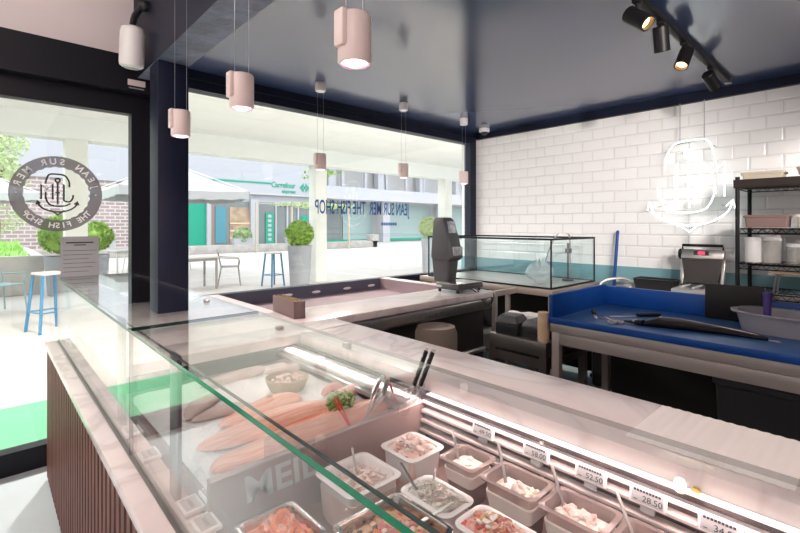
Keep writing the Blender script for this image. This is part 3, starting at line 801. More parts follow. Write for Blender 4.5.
# ------------------------------------------------------------------ fish bed
b = MB()
def ib(u, v):
    x, y = .380 + u * .605, 1.045 + v * .79
    return (x, y, .800 + (.018 + .010 * noise.noise(Vector((x * 9, y * 9, 2)))) * (1 if .02 < u < .98 and .02 < v < .98 else .2))
b.grid(ib, 40, 56)
tag(b.build('ice_bed', 'ice'), 'white bed of crushed ice behind the steel partition', 'ice', kind='stuff')
def fillet(label, x, y, rz, L, Wd, th, mt, z=.822, group=None, name='fish_fillet'):
    b = MB()
    def f(u, v):
        a = u * 2 * PI
        k = math.sin(PI * min(1, v * 1.06 + .02)) ** .28 * (1 - .30 * v)
        cx = math.cos(a) * Wd / 2 * k; cz = max(-.12, math.sin(a)) * th * k
        yy = (v - .5) * L
        return (cx + .012 * math.sin(v * 4), yy, cz + th * .12 + .004 * math.sin(v * 7 + x * 30))
    b.grid(f, 20, 22)
    bmesh.ops.remove_doubles(b.bm, verts=b.bm.verts, dist=1e-5)
    return tag(b.build(name, mt, loc=(x, y, z), rz=rz), label, 'fish', group)
fillet('large orange salmon side nearest the steel partition', .69, 1.125, PI / 2 + .05, .56, .17, .024, 'salmon', group='salmon on the ice', name='salmon_side')
fillet('second orange salmon side behind the first on the ice', .62, 1.245, PI / 2 - .03, .46, .16, .028, 'salmon', group='salmon on the ice', name='salmon_side')
fillet('short salmon piece in the middle of the ice bed', .64, 1.355, PI / 2 + .10, .30, .11, .034, 'salmon', group='salmon on the ice', name='salmon_side')
fillet('small salmon tail piece at the ledge end of the ice', .475, 1.105, PI / 2 - .1, .17, .11, .026, 'salmon', group='salmon on the ice', name='salmon_side')
fillet('pink tuna loin beside the parsley', .90, 1.27, PI / 2 + .25, .19, .065, .034, 'tuna', name='tuna_loin')
fillet('thin pink fish strip behind the parsley near the rail', .935, 1.36, PI / 2 + .1, .15, .05, .024, 'tuna', name='tuna_strip')
fillet('pale fish fillet at the far corner of the ice near the glass post', .52, 1.52, PI / 2 + .7, .20, .085, .026, 'palefish')
fillet('pale fish fillet lying behind the salmon on the ice', .56, 1.42, PI / 2 - .3, .22, .075, .026, 'palefish')
fillet('long pale fish fillet at the back of the ice', .70, 1.72, PI / 2 + .15, .28, .085, .028, 'palefish')
fillet('pale fish fillet beside the rear steel rail', .90, 1.68, PI / 2 - .2, .18, .07, .026, 'palefish')
wb = thing('wicker_bowl', 'round tan wicker bowl of pale shrimps on the ice', 'bowl', (.82, 1.50, .818))
b = MB(); b.lathe([(0, 0), (.060, 0), (.070, .02), (.078, .045), (.074, .047), (.064, .022), (.055, .008), (0, .008)], seg=32); b.build('bowl_body', 'wicker', wb)
b = MB(); R = random.Random(3)
for i in range(46):
    a, r = R.uniform(0, 6.28), .055 * math.sqrt(R.random()); X = RZ(R.uniform(0, 6)) @ RX(R.uniform(-.5, .5))
    b.ball((r * math.cos(a), r * math.sin(a), .030 + R.uniform(0, .012)), .013, .006, .005, 1, X=X)
tag(b.build('peeled_shrimps', 'shrimp', loc=(.82, 1.50, .818)), 'pale peeled shrimps in the wicker bowl', 'food', kind='stuff')
b = MB(); R = random.Random(4)
for i in range(260):
    a, r, z = R.uniform(0, 6.28), .052 * math.sqrt(R.random()), R.random()
    b.m(R.randrange(2)).ball((r * math.cos(a) * (1.1 - .4 * z), r * math.sin(a) * (1.1 - .4 * z), .004 + z * .048), .008, .006, .004, 1, X=RX(R.uniform(-1, 1)) @ RZ(R.uniform(0, 6)))
tag(b.build('parsley_bunch', ['parsley', 'leaf_pale'], loc=(.845, 1.195, .824)), 'bunch of curly green parsley on the fish near the partition', 'herb')

def loop_pick(label, p0, p1):
    s = thing('price_pick', label, 'price pick', p0); p0, p1 = Vector(p0), Vector(p1); d = p1 - p0
    X = d.to_track_quat('Z', 'Y').to_matrix().to_4x4(); L = d.length
    b = MB(); b.tube([X @ Vector(p) for p in ((.002, 0, 0), (.0045, 0, L * .3), (.008, 0, L * .92), (.006, 0, L), (-.006, 0, L), (-.008, 0, L * .92), (-.0045, 0, L * .3), (-.002, 0, 0))], .0026, 6, closed=True); b.build('loop', 'red', s)
    b = MB(); b.box(-.004, .004, -.002, .002, -.006, .012, X=X); b.build('spike', 'red', s)
loop_pick('red plastic loop pick in front of the parsley', (.775, 1.045, .838), (.752, 1.09, .915))
loop_pick('red plastic loop pick standing at the knife holder', (.985, 1.085, .855), (.965, 1.105, .928))
# tongs leaning on the partition
tg = thing('serving_tongs', 'steel serving tongs leaning across the partition beside the knife holder', 'tongs', (.865, 1.05, .83))
b = MB()
for s in (-1, 1):
    b.tube(spline([(-.020, .015 + s * .002, .0), (.02, .032 + s * .012, .030), (.065, .052 + s * .020, .062), (.108, .070 + s * .014, .092)], 5), [.004] * 5 + [.006] * 3 + [.009] * 6 + [.005] * 2, 8)
b.build('arm', 'steel', tg)
b = MB(); b.ball((-.020, .015, .0), .008, sub=2); b.build('hinge', 'steel_dark', tg)
kh = thing('knife_holder', 'clear plastic utensil holder clipped to the rear of the case', 'utensil holder', (1.00, 1.075, .80))
b = MB(); pan(b, .038, .04, .095, r=.012, th=.002, taper=.004); b.build('cup', 'acrylic', kh)
b = MB(); b.tube([(-.02, -.05, .09), (-.02, -.055, .10), (.02, -.055, .10), (.02, -.05, .09)], .002, 6); b.build('clip', 'steel', kh)
def knife(label, p0, p1):
    s = thing('fish_knife', label, 'knife', p0); p0, p1 = Vector(p0), Vector(p1); d = p1 - p0; L = d.length
    X = d.to_track_quat('Z', 'Y').to_matrix().to_4x4()
    b = MB(); b.box(-.010, .010, -.001, .001, .0, L * .42, X=X); b.build('blade', 'steel', s)
    b = MB(); b.box(-.010, .010, -.006, .006, L * .42, L * .95, .004, 2, X=X); hd = b.build('handle', 'spot_black', s)
    b = MB()
    for k in (.55, .7, .85): b.cyl(tuple(X @ Vector((0, -.0066, L * k))), tuple(X @ Vector((0, .0066, L * k))), .0028, seg=8)
    b.build('rivet', 'steel', hd)
    b = MB(); b.box(-.009, .009, -.005, .005, L * .95, L, .003, 2, X=X); b.build('butt', 'steel', s)
knife('black handled knife standing in the clear holder, front one', (.995, 1.055, .815), (1.058, 1.010, 1.026))
knife('black handled knife standing in the clear holder, rear one', (1.012, 1.044, .815), (1.076, .998, 1.02))
b = MB()
for k in range(2): b.box(1.10 + k * .012, 1.093 + k * .012, 1.50, 1.53, ZW, ZW + .022, .002)
one(b, 'metal_clip', 'steel', 'small metal clip standing on the marble edge', 'clip')

# ------------------------------------------------------------------ on the marble
sh = thing('ribbed_sheet', 'large off-white ribbed paper sheet lying on the marble worktop', 'sheet', (1.265, .27, ZW))
b = MB()
def fs(u, v):
    return (-.135 + u * .27, -.155 + v * .31, .003 + .0007 * math.sin(v * 2 * PI * 13))
b.grid(fs, 12, 156, .001); b.build('sheet_page', 'paper', sh)
bx = thing('leather_box', 'plum brown open box filled with yellow straw on the marble', 'box', (1.280, 2.325, ZW), -.10)
b = MB(); b.box(-.033, .033, -.155, .155, 0, .006); b.box(-.033, -.026, -.155, .155, .0, .095, .002); b.box(.026, .033, -.155, .155, 0, .095, .002); b.box(-.033, .033, -.155, -.148, 0, .095, .002); b.box(-.033, .033, .148, .155, 0, .095, .002); b.build('box_body', 'brownbox', bx)
b = MB(); R = random.Random(5)
for i in range(240):
    x, y = R.uniform(-.016, .016), R.uniform(-.135, .135); a = R.uniform(0, 6.3)
    dx, dy = .012 * math.cos(a), .012 * math.sin(a)
    b.m(R.randrange(2)).tube([(x - dx, y - dy, R.uniform(.072, .09)), (x, y, R.uniform(.08, .098)), (x + dx, y + dy, R.uniform(.07, .088))], .0018, 4)
b.box(-.025, .025, -.145, .145, .01, .078)
tag(b.build('yellow_straw', ['straw', 'wicker'], loc=(1.280, 2.325, ZW), rz=-.10), 'yellow straw filling the plum brown box', 'straw', kind='stuff')

# shop scale
sc_ = thing('counter_scale', 'black shop scale with tall display tower at the end of the marble worktop', 'scale', (2.74, 2.27, ZW))
b = MB(); b.box(-.155, .155, -.115, .115, .022, .062, .012, 3); b.box(-.15, -.03, -.117, -.1155, .03, .05); b.build('scale_body', 'charcoal', sc_)
b = MB(); b.box(-.15, .15, -.11, .11, .064, .070, .002); b.build('weighing_plate', 'steel', sc_)
b = MB(); b.box(-.157, -.1556, .05, .105, .036, .052); b.build('maker_plate', 'label_grey', sc_)
for x, y in ((-.13, -.09), (.13, -.09), (-.13, .09), (.13, .09)):
    b = MB(); b.lathe([(0, 0), (.012, 0), (.013, .012), (.009, .022), (0, .022)], (x, y, 0), 14); b.build('foot', 'blk_plastic', sc_)
b = MB(); b.loft([rrect(.055, .075, .02, .066, cx=-.03, cy=.125), rrect(.06, .085, .02, .15, cx=-.03, cy=.125), rrect(.066, .092, .02, .25, cx=-.03, cy=.125)]); b.build('tower_stem', 'charcoal', sc_)
b = MB(); b.loft([rrect(.070, .092, .02, .235, cx=-.03, cy=.115), rrect(.074, .115, .02, .26, cx=-.03, cy=.105), rrect(.070, .09, .02, .42, cx=-.03, cy=.12), rrect(.062, .062, .02, .555, cx=-.03, cy=.14), rrect(.05, .045, .015, .575, cx=-.03, cy=.145)]); b.build('tower_head', 'charcoal', sc_)
b = MB(); b.quad((-.085, .022, .365), (.025, .022, .365), (.017, .062, .545), (-.077, .062, .545)); b.box(-.083, .023, -.015, .02, .275, .345, .004); hd = b.build('display', 'screen', sc_)
b = MB(); b.tube(spline([(.02, -.10, .03), (.03, -.145, .02), (.07, -.20, -.06), (.10, -.23, -.08), (.16, -.21, -.02), (.17, -.14, .0)], 6), .004, 6)
b.tube(spline([(-.01, -.10, .03), (.02, -.15, .0), (.08, -.205, -.09), (.13, -.22, -.06), (.14, -.15, -.02)], 6), .004, 6); b.build('cord', 'blk_plastic', sc_)
# ------------------------------------------------------------------ glass tank on its steel stand in the corner
TX0, TX1, TY0, TY1, TZ = 3.285, 4.06, 1.79, 3.12, .917
ts = thing('tank_stand', 'steel frame stand carrying the glass tank in the tiled corner', 'stand', ((TX0 + TX1) / 2, (TY0 + TY1) / 2, 0))
b = MB(); b.box(TX0 - .03, TX1 + .05, TY0 - .03, TY1 + .1, TZ - .055, TZ - .002, .004); b.box(2.95, TX0 - .03, 2.084, 2.116, TZ - .055, TZ - .012); pw(b, 'stand_top', 'tan_steel', ts)
for x, y in ((TX0, TY0), (2.968, 2.10), (TX0, 2.19), (TX0, TY1 + .05), (TX1, TY0), (TX1, TY1 + .05)):
    b = MB(); b.box(x - .016, x + .016, y - .016, y + .016, 0, TZ - .055); pw(b, 'leg', 'frame_steel', ts)
b = MB(); b.box(TX0 + .02, TX1, TY0, TY1, .30, .32); pw(b, 'shelf', 'steel_dark', ts)
b = MB(); b.box(TX1 - .01, TX1 + .02, TY0, TY1, .1, .84); pw(b, 'shade_panel', 'dark', ts)  # dark sheet added for the shade under the tank
tk = thing('glass_tank', 'low rectangular glass tank with black edges on the steel stand', 'tank', ((TX0 + TX1) / 2, (TY0 + TY1) / 2, TZ))
hx, hy, ht = (TX1 - TX0) / 2, (TY1 - TY0) / 2, .40
for nm, bb in (('glass_pane', (-hx, -hx + .006, -hy, hy)), ('glass_pane', (hx - .006, hx, -hy, hy)), ('glass_pane', (-hx + .006, hx - .006, -hy, -hy + .006)), ('glass_pane', (-hx + .006, hx - .006, hy - .006, hy))):
    b = MB(); b.box(*bb, .004, ht); b.build(nm, 'tank_glass', tk)
b = MB(); b.box(-hx, hx, -hy, hy, 0, .006); b.build('tank_floor', 'steel', tk)
b = MB()
for z0, z1 in ((0, .012), (ht - .012, ht + .004)):
    for s in (-1, 1):
        b.box(-hx - .003, hx + .003, s * hy - .008, s * hy + .008, z0, z1); b.box(s * hx - .008, s * hx + .008, -hy, hy, z0, z1)
for sx in (-1, 1):
    for sy in (-1, 1): b.box(sx * hx - .005, sx * hx + .005, sy * hy - .005, sy * hy + .005, 0, ht)
b.build('edge_trim', 'black', tk)
hs = thing('aerator_hose', 'air hose and clamp stand arching into the right end of the tank', 'hose', (3.80, 2.02, TZ + .008))
b = MB(); b.tube(spline([(0, .13, .02), (-.02, .10, .15), (0, .06, .30), (.02, 0, .415), (.06, -.05, .43), (.09, -.08, .40), (.10, -.08, .22), (.10, -.09, .02)], 7), .006, 8); b.build('hose', 'steel_dark', hs)
b = MB(); b.cyl((.10, -.06, 0), (.10, -.06, .34), .009, seg=10); b.box(.08, .12, -.09, -.04, .25, .29, .004); b.lathe([(0, 0), (.05, 0), (.05, .01), (0, .012)], (.10, -.06, 0)); b.build('stand_rod', 'charcoal', hs)
b = MB(); R = random.Random(8)
def bag(u, v):
    a = u * 2 * PI; k = (.11 + .03 * noise.noise(Vector((math.cos(a) * 2, math.sin(a) * 2, v * 4)))) * math.sin(PI * (.12 + .80 * v))
    return (k * math.cos(a) * 1.2, k * math.sin(a) * 1.3, .22 * v * (1 + .2 * math.sin(a * 3)))
b.grid(bag, 22, 12)
bmesh.ops.scale(b.bm, vec=(.8, .8, .8), verts=b.bm.verts)
tag(b.build('plastic_bag', 'bag_film', loc=(3.56, 2.05, TZ + .010)), 'crumpled clear plastic bag inside the glass tank', 'bag')

# low steel table with two black boxes
lt = thing('low_steel_table', 'low dark steel side table between marble end and blue table', 'table', (2.66, 1.535, 0))
LZ = .735
b = MB(); b.box(-.27, .27, -.20, .20, LZ - .085, LZ, .003); b.build('table_top', 'steel_dark', lt)
for sx in (-1, 1):
    for sy in (-1, 1):
        b = MB(); b.box(sx * .245 - .022, sx * .245 + .022, sy * .178 - .022, sy * .178 + .022, 0, LZ - .085); b.build('leg', 'steel_dark', lt)
b = MB(); b.box(-.24, .24, -.2, .2, LZ - .16, LZ - .11); b.box(-.262, -.24, -.18, .18, LZ - .16, LZ - .10); b.build('drawer', 'steel_dark', lt)
def blackbox(label, x, y, rz, w, d, h):
    t_ = thing('scale_case', label, 'case', (x, y, LZ), rz)
    b = MB(); b.box(-w, w, -d, d, 0, h * .62, .006); b.build('case_base', 'blk_plastic', t_)
    b = MB(); b.loft([rrect(w - .002, d - .002, .01, h * .64), rrect(w - .006, d - .006, .012, h * .8), rrect(w * .72, d * .75, .012, h)]); b.build('case_lid', 'charcoal', t_)
blackbox('black lidded case on the low table, rounder one near the marble end', 2.50, 1.635, .15, .085, .075, .115)
blackbox('black lidded case on the low table, one by the blue table leg', 2.53, 1.445, -.1, .095, .080, .105)
b = MB()
def wrapf(u, v):
    a = u * 2 * PI; r = .048 + .014 * noise.noise(Vector((math.cos(a) * 2, math.sin(a) * 2, v * 5)))
    return (r * math.cos(a) * 1.0, (v - .5) * .36, .055 + r * math.sin(a))
b.grid(wrapf, 18, 20)
tag(b.build('wrap_roll', 'paper', loc=(2.70, 1.58, LZ), rz=.35), 'crumpled white wrap lying behind the black cases', 'wrap')
b = MB(); b.lathe([(.010, 0), (.032, 0), (.034, .004), (.034, .17), (.032, .174), (.010, .174), (.010, 0)])
tag(b.build('tape_roll', 'tan', loc=(2.435, 1.375, LZ)), 'upright pale wooden roll against the blue table corner', 'roll')

# ------------------------------------------------------------------ blue prep table
BX, BY0, BY1, BZ = 2.365, -1.0, 1.295, .895
bt = thing('prep_table', 'steel prep table with royal blue cutting surface and upstand', 'table', (2.6, .2, 0))
b = MB(); b.box(BX - .012, BX + .72, BY0, BY1, BZ - .022, BZ, .005); pw(b, 'cutting_board', 'blue_top', bt)
b = MB(); b.box(BX - .016, BX - .006, BY0, BY1 + .002, BZ - .024, BZ + .012, .003); b.box(BX + .695, BX + .72, BY0, BY1, BZ, BZ + .125, .004); b.box(BX - .010, BX + .72, BY1 - .02, BY1 + .002, BZ - .024, BZ + .135, .004); pw(b, 'upstand', 'blue', bt)
b = MB(); b.box(BX - .002, BX + .72, BY0, BY1, BZ - .075, BZ - .022, .004); b.box(BX + .01, BX + .035, BY0, BY1 - .05, BZ - .145, BZ - .079, .003); b.box(BX + .69, BX + .71, BY0, BY1 - .05, BZ - .14, BZ - .078, .003); pw(b, 'frame', 'frame_steel', bt)
for x in (BX + .028, BX + .69):
    for y in (BY1 - .028, BY0 + .05):
        b = MB(); b.box(x - .022, x + .022, y - .022, y + .022, 0, BZ - .075, .003); pw(b, 'leg', 'frame_steel', bt)
b = MB(); b.box(BX + .05, BX + .68, BY0 + .1, BY1 - .06, .22, .24); pw(b, 'undershelf', 'steel_dark', bt)
b = MB(); b.box(BX + .695, BX + .715, BY0 + .05, BY1 - .06, .06, BZ - .14); pw(b, 'shade_panel', 'dark', bt)  # dark sheet added to keep the space below the table in shade
wb_ = thing('waste_bin', 'large black bin standing under the blue table', 'bin', (2.54, .22, .245))
b = MB(); b.loft([rrect(.13, .28, .04, 0), rrect(.15, .30, .04, .47), rrect(.16, .31, .04, .475), rrect(.16, .31, .04, .50), rrect(.14, .29, .03, .50), rrect(.12, .27, .03, .02)]); b.build('bin_body', 'blk_plastic', wb_)
b = MB(); b.box(-.15, .15, -.30, .30, .495, .52, .01); b.build('lid', 'spot_black', wb_)

# long black fish
ff = thing('scabbard_fish', 'long black scabbard fish lying on the blue cutting surface', 'fish', (2.555, .64, BZ))
def fishpath(s):  # s 0 head (far end) .. 1 tail
    return Vector((-.005 + .075 * s + .022 * math.sin(s * 3.0), .22 - .50 * s, 0))
b = MB(); rings = []
for i in range(41):
    s = i / 40; c = fishpath(s)
    hgt = .024 * min(1, .35 + s * 5) * (1 - .80 * max(0, s - .30) / .70) + .003
    wd = .042 * min(1, .30 + s * 5) * (1 - .84 * max(0, s - .30) / .70) + .003
    rings.append([(c.x + wd * math.cos(a) * .9, c.y, max(.001, hgt * .95 + hgt * math.sin(a))) for a in [2 * PI * k / 18 for k in range(18)]])
b.loft(rings); body = b.build('fish_body', 'fishskin', ff)
b = MB(); rr = []
for i in range(31):
    s = .12 + .80 * i / 30; c = fishpath(s); w = .016 * (1 - .8 * max(0, s - .3) / .7); z = (.024 * (1 - .8 * max(0, s - .3) / .7) + .003) * 1.97
    rr.append((c.x + .014, c.y, z - .001, w))
def belly(u, v):
    q = rr[min(30, int(round(u * 30)))]; return (q[0] + (v - .5) * q[3] * 1.1, q[1], q[2] - .012 * abs(v - .5) * 2 + .0012)
b.grid(belly, 30, 4, .001); b.build('silver_flank', 'fishside', ff)
b = MB()
def dors(u, v):
    c = fishpath(.10 + .78 * u); w = .040 * (1 - .8 * max(0, .1 + .78 * u - .3) / .7)
    return (c.x + w * .8 + v * .020, c.y, .018 - .012 * v)
b.grid(dors, 30, 2, .0015); b.build('dorsal_fin', 'fishskin', ff)
b = MB(); hd = []
for i in range(9):
    s = i / 8; c = fishpath(0) + Vector((-.004, .004 + .095 * s, 0)); k = (1 - .72 * s)
    hd.append([(c.x + .028 * k * math.cos(a), c.y, max(.001, .015 * (.6 + .4 * k) + .016 * k * math.sin(a))) for a in [2 * PI * q / 14 for q in range(14)]])
b.loft(hd); he = b.build('head', 'fishskin', ff)
b = MB()
e0 = fishpath(0)
for s in (-1, 1): b.ball((e0.x - .004 + s * .018, e0.y + .045, .022), .007, sub=2)
b.build('eye', 'steel', he)
b = MB(); c1 = fishpath(1.0)
b.prism([(0, 0), (.025, -.05), (.005, -.034), (-.015, -.055)], .003, T(c1.x, c1.y + .01, .001)); b.build('tail_fin', 'fishside', ff)
# knife and small things on the blue board
kn = thing('boning_knife', 'small black and silver knife on the far corner of the blue board', 'knife', (2.60, 1.14, BZ), .5)
b = MB(); b.box(-.07, .045, -.008, .008, .001, .004, .001); b.build('blade', 'steel', kn)
b = MB(); b.box(.04, .15, -.010, .010, .001, .016, .004); b.build('handle', 'spot_black', kn)
kn = thing('fillet_knife', 'long black handled knife lying beyond the fish head', 'knife', (2.74, 1.00, BZ), -.7)
b = MB(); b.box(-.12, .05, -.010, .010, .001, .004, .001); b.build('blade', 'steel', kn)
b = MB(); b.box(.04, .18, -.012, .012, .001, .020, .005); b.build('handle', 'spot_black', kn)
b = MB(); R = random.Random(9)
scs = thing('kitchen_scissors', 'steel scissors lying open on the blue board by the fish head', 'scissors', (2.53, 1.02, BZ), .9)
b.box(0, .10, -.006, .003, .001, .004, .001, X=RZ(.18)); b.box(0, .10, -.003, .006, .005, .008, .001, X=RZ(-.18)); b.build('blade', 'steel', scs)
b = MB()
for s in (-1, 1): b.tube([(-.045 + .026 * math.cos(a), s * .022 + .016 * math.sin(a), .007) for a in [k * PI / 8 for k in range(16)]], .0045, 6, closed=True); b.tube([(0, 0, .006), (-.024, s * .014, .007)], .005, 6)
b.build('handle', 'chair_metal', scs)
# black board against the upstand
b = MB(); b.box(-.135, .135, -.010, .010, 0, .195, .004, X=RX(.0))
tag(b.build('black_board', 'charred', loc=(3.040, .565, BZ + .002), rz=PI / 2), 'flat black board standing on edge against the blue upstand', 'board')
tb = thing('oval_tub', 'grey white plastic tub with wide rim on the blue table', 'tub', (2.87, .335, BZ + .001), -.25)
b = MB()
def oval(rx, ry, z, n=32): return [(rx * math.copysign(abs(math.cos(a)) ** .75, math.cos(a)), ry * math.copysign(abs(math.sin(a)) ** .75, math.sin(a)), z) for a in [2 * PI * k / n for k in range(n)]]
b.loft([oval(.12, .165, 0), oval(.135, .185, .085), oval(.155, .205, .088), oval(.158, .208, .094), oval(.155, .205, .098), oval(.132, .182, .096), oval(.118, .160, .006)]); b.build('tub_body', 'tub', tb)
b = MB(); b.box(-.02, .02, .19, .225, .086, .094, .003); b.build('handle', 'tub', tb)
pc = thing('ice_scoop', 'purple plastic scoop handle sticking up from the grey tub', 'scoop', (2.88, .40, BZ + .02))
b = MB(); b.tube([(0, 0, .05), (.004, .0, .10), (.010, .0, .165)], [.016, .017, .021], 12); b.ball((.010, 0, .165), .021, .021, .012, 2); b.build('handle', 'purple', pc)
b = MB(); b.loft([rrect(.03, .045, .012, -.006, cx=-.02), rrect(.034, .05, .012, .05, cx=-.02)]); b.build('scoop_blade', 'purple', pc)

# ------------------------------------------------------------------ back counter along the tiled wall
CZ = .86
bc = thing('back_counter', 'steel back counter with sink along the tiled wall', 'counter', (4.05, .4, 0))
b = MB(); b.box(3.72, 4.345, -1.4, 1.72, CZ - .045, CZ, .004); b.box(4.335, 4.36, -1.4, 1.72, CZ, CZ + .06, .003); pw(b, 'counter_top', 'steel', bc)
b = MB(); b.box(3.78, 4.34, -1.36, 1.68, .08, CZ - .045); pw(b, 'cabinet_body', 'cabinet', bc)
fc = thing('sink_tap', 'curved chrome sink tap behind the blue upstand', 'tap', (4.16, 1.50, CZ))
b = MB(); b.tube(spline([(0, 0, 0), (0, 0, .05), (-.01, .03, .085), (-.06, .10, .10), (-.13, .19, .075), (-.15, .215, .03)], 6), .012, 10); b.build('spout', 'steel', fc)
b = MB(); b.lathe([(0, 0), (.03, 0), (.026, .02), (.016, .03), (0, .03)]); b.build('tap_base', 'steel', fc)
dt = thing('plastic_crate', 'shallow black plastic tray on the back counter', 'tray', (4.08, 1.285, CZ))
b = MB(); pan(b, .105, .165, .125, r=.02, taper=.022, rim=.010); b.build('tray_body', 'blk_plastic', dt)
st_ = thing('squeegee_stick', 'bright blue pole leaning against the tiled wall', 'pole', (4.20, 1.69, .0))
b = MB(); b.tube([(-.0, .04, .02), (.13, .0, 1.36)], .014, 10); b.build('pole', 'blue', st_)
b = MB(); b.ball((.131, 0, 1.365), .0155, sub=2); b.build('end_cap', 'blue', st_)
b = MB(); b.box(-.02, .02, -.14, .20, 0, .03, .005); b.build('foot', 'blue', st_)

# vacuum sealer with raised lid
vs = thing('vacuum_sealer', 'steel vacuum sealer with dark lid standing open by the tiles', 'vacuum sealer', (4.06, .980, CZ))
b = MB(); b.box(-.19, .17, -.175, .175, .012, .085, .008); b.box(-.17, .12, -.155, .155, .085, .092, .003); b.build('machine_base', 'steel', vs)
b = MB()
for y in (-.10, 0, .10): b.box(-.16, .10, y - .008, y + .008, .092, .100)
b.build('sealing_bar', 'plastic_white', vs)
Xv = T(.09, 0, .11) @ RY(math.radians(14))
b = MB(); b.loft([[(-.02, -.135, 0), (-.02, .135, 0), (.03, .135, 0), (.03, -.135, 0)], [(-.03, -.175, .20), (-.03, .175, .20), (.03, .175, .20), (.03, -.175, .20)]], X=Xv); b.build('lid', 'lid_brown', vs)
b = MB(); b.box(-.045, .035, -.180, .180, .195, .275, .008, X=Xv); b.box(-.01, .04, .155, .185, -.02, .2, .006, X=Xv); b.box(-.01, .04, -.185, -.155, -.02, .2, .006, X=Xv); lf = b.build('lid_frame', 'steel', vs)
b = MB(); b.box(-.049, -.044, -.06, .07, .225, .258, X=Xv); b.build('control_panel', 'ink', lf)
b = MB(); b.box(-.0515, -.048, -.025, .03, .232, .252, X=Xv); b.build('red_display', 'red_led', lf)
b = MB(); b.tube([Xv @ Vector(p) for p in ((-.03, -.17, .27), (-.05, -.17, .305), (-.05, .17, .305), (-.03, .17, .27))], .012, 8); b.ball(tuple(Xv @ Vector((-.03, .19, .235))), .022, .022, .045, 2); b.build('handle', 'spot_black', vs)
for x, y in ((-.15, -.14), (-.15, .14), (.14, -.14), (.14, .14)):
    b = MB(); b.lathe([(0, 0), (.014, 0), (.014, .013), (0, .013)], (x, y, 0), 12); b.build('foot', 'blk_plastic', vs)

vs.scale = (.92, .80, .97)

# ------------------------------------------------------------------ black wire shelving
rk = thing('wire_rack', 'black wire shelving unit standing in front of the tiles', 'shelving', (4.11, .19, CZ))
RX0, RX1, RY0, RY1 = 3.90, 4.32, -.36, .705
for x in (RX0, RX1):
    for y in (RY0, RY1):
        b = MB(); b.cyl((x, y, CZ), (x, y, 1.765), .0135, seg=12); b.lathe([(0, 0), (.017, 0), (.017, .012), (.0135, .016)], (x, y, CZ), 12)
        for z in [CZ + .05 + .06 * k for k in range(14)]: b.lathe([(.0135, -.002), (.0148, 0), (.0135, .002)], (x, y, z), 12)
        pw(b, 'post', 'spot_black', rk)
for z, solid in ((1.715, True), (1.40, False), (1.155, False), (.955, False)):
    b = MB()
    if solid: b.box(RX0 - .02, RX1 + .02, RY0 - .02, RY1 + .02, z - .016, z + .022, .004); b.box(RX0 - .024, RX0 - .012, RY0 - .02, RY1 + .02, z - .03, z + .03, .003)
    for x in (RX0, RX1): b.tube([(x, RY0, z), (x, RY1, z)], .005, 6); b.tube([(x, RY0, z - .035), (x, RY1, z - .035)], .004, 6); b.tube([(x, RY0 + (RY1 - RY0) * k / 40, z - .017 + (.016 if k % 2 else -.016)) for k in range(41)], .003, 5)
    for y in (RY0, RY1): b.tube([(RX0, y, z), (RX1, y, z)], .005, 6); b.tube([(RX0, y, z - .035), (RX1, y, z - .035)], .004, 6)
    if not solid:
        for k in range(1, 34): y = RY0 + (RY1 - RY0) * k / 34; b.tube([(RX0, y, z + .003), (RX1, y, z + .003)], .0022, 5)
    pw(b, 'shelf_board' if solid else 'wire_shelf', 'rack_brown' if solid else 'spot_black', rk)
def boxthing(name, label, cat, x, y, z, hx, hy, h, mt, lid=None, r=.015, taper=.008):
    t_ = thing(name, label, cat, (x, y, z))
    b = MB(); pan(b, hx, hy, h, r=r, taper=taper, rim=.004); b.build('box_body', mt, t_)
    if lid: 
        b = MB(); b.loft([rrect(hx + .002, hy + .002, r, h - .002), rrect(hx + .002, hy + .002, r, h + .010), rrect(hx - .006, hy - .006, r, h + .014)]); b.build('lid', lid, t_)
    return t_
S1, S2, S3, S4 = 1.738, 1.4085, 1.1635, .9635
boxthing('food_box', 'shallow pale kraft box on top of the black shelving', 'box', 4.06, .58, S1, .08, .12, .05, 'kraft', 'kraft')
cb = thing('lidded_pot', 'white round dish with patterned rim on top of the shelving', 'dish', (4.05, .27, S1))
b = MB(); b.lathe([(0, 0), (.09, 0), (.125, .03), (.135, .07), (.13, .073), (.118, .03), (0, .01)]); b.build('dish_body', 'ceramic', cb)
b = MB(); b.lathe([(.128, .073), (.137, .073), (.137, .079), (.128, .079), (.128, .073)]); b.build('rim', 'tan', cb)
boxthing('storage_box', 'dusty pink plastic box on the middle shelf', 'box', 4.03, .555, S2, .09, .125, .075, 'rose_tub', 'rose_tub')
boxthing('storage_box', 'pale cream box beside the pink box on the middle shelf', 'box', 4.05, .32, S2, .09, .085, .075, 'kraft', 'paper')
boxthing('storage_box', 'white lidded box at the picture edge on the middle shelf', 'box', 4.05, .10, S2, .09, .10, .085, 'plastic_white', 'plastic_white')
def canister(label, x, y, r, h, mt='clear', lid='plastic_white'):
    t_ = thing('canister', label, 'canister', (x, y, S3), 0)
    b = MB(); b.lathe([(0, 0), (r, 0), (r, h), (r - .003, h), (r - .003, .003), (0, .003)], seg=24); b.build('body', mt, t_)
    b = MB(); b.lathe([(0, h + .012), (r + .003, h + .012), (r + .003, h - .010), (r + .0005, h - .010), (r + .0005, h + .001), (0, h + .001)], seg=24); b.build('lid', lid, t_)
canister('tall white plastic canister next to the shelving post', 4.02, .635, .048, .165, 'plastic_white')
canister('second tall milky canister on the third shelf', 4.02, .53, .050, .165)
canister('third milky canister on the third shelf, at the back row', 4.16, .56, .055, .185, 'plastic_white')
canister('clear glass jar with white lid on the third shelf', 4.00, .405, .046, .125)
canister('short clear jar behind the wicker basket on the third shelf', 4.17, .37, .05, .15)
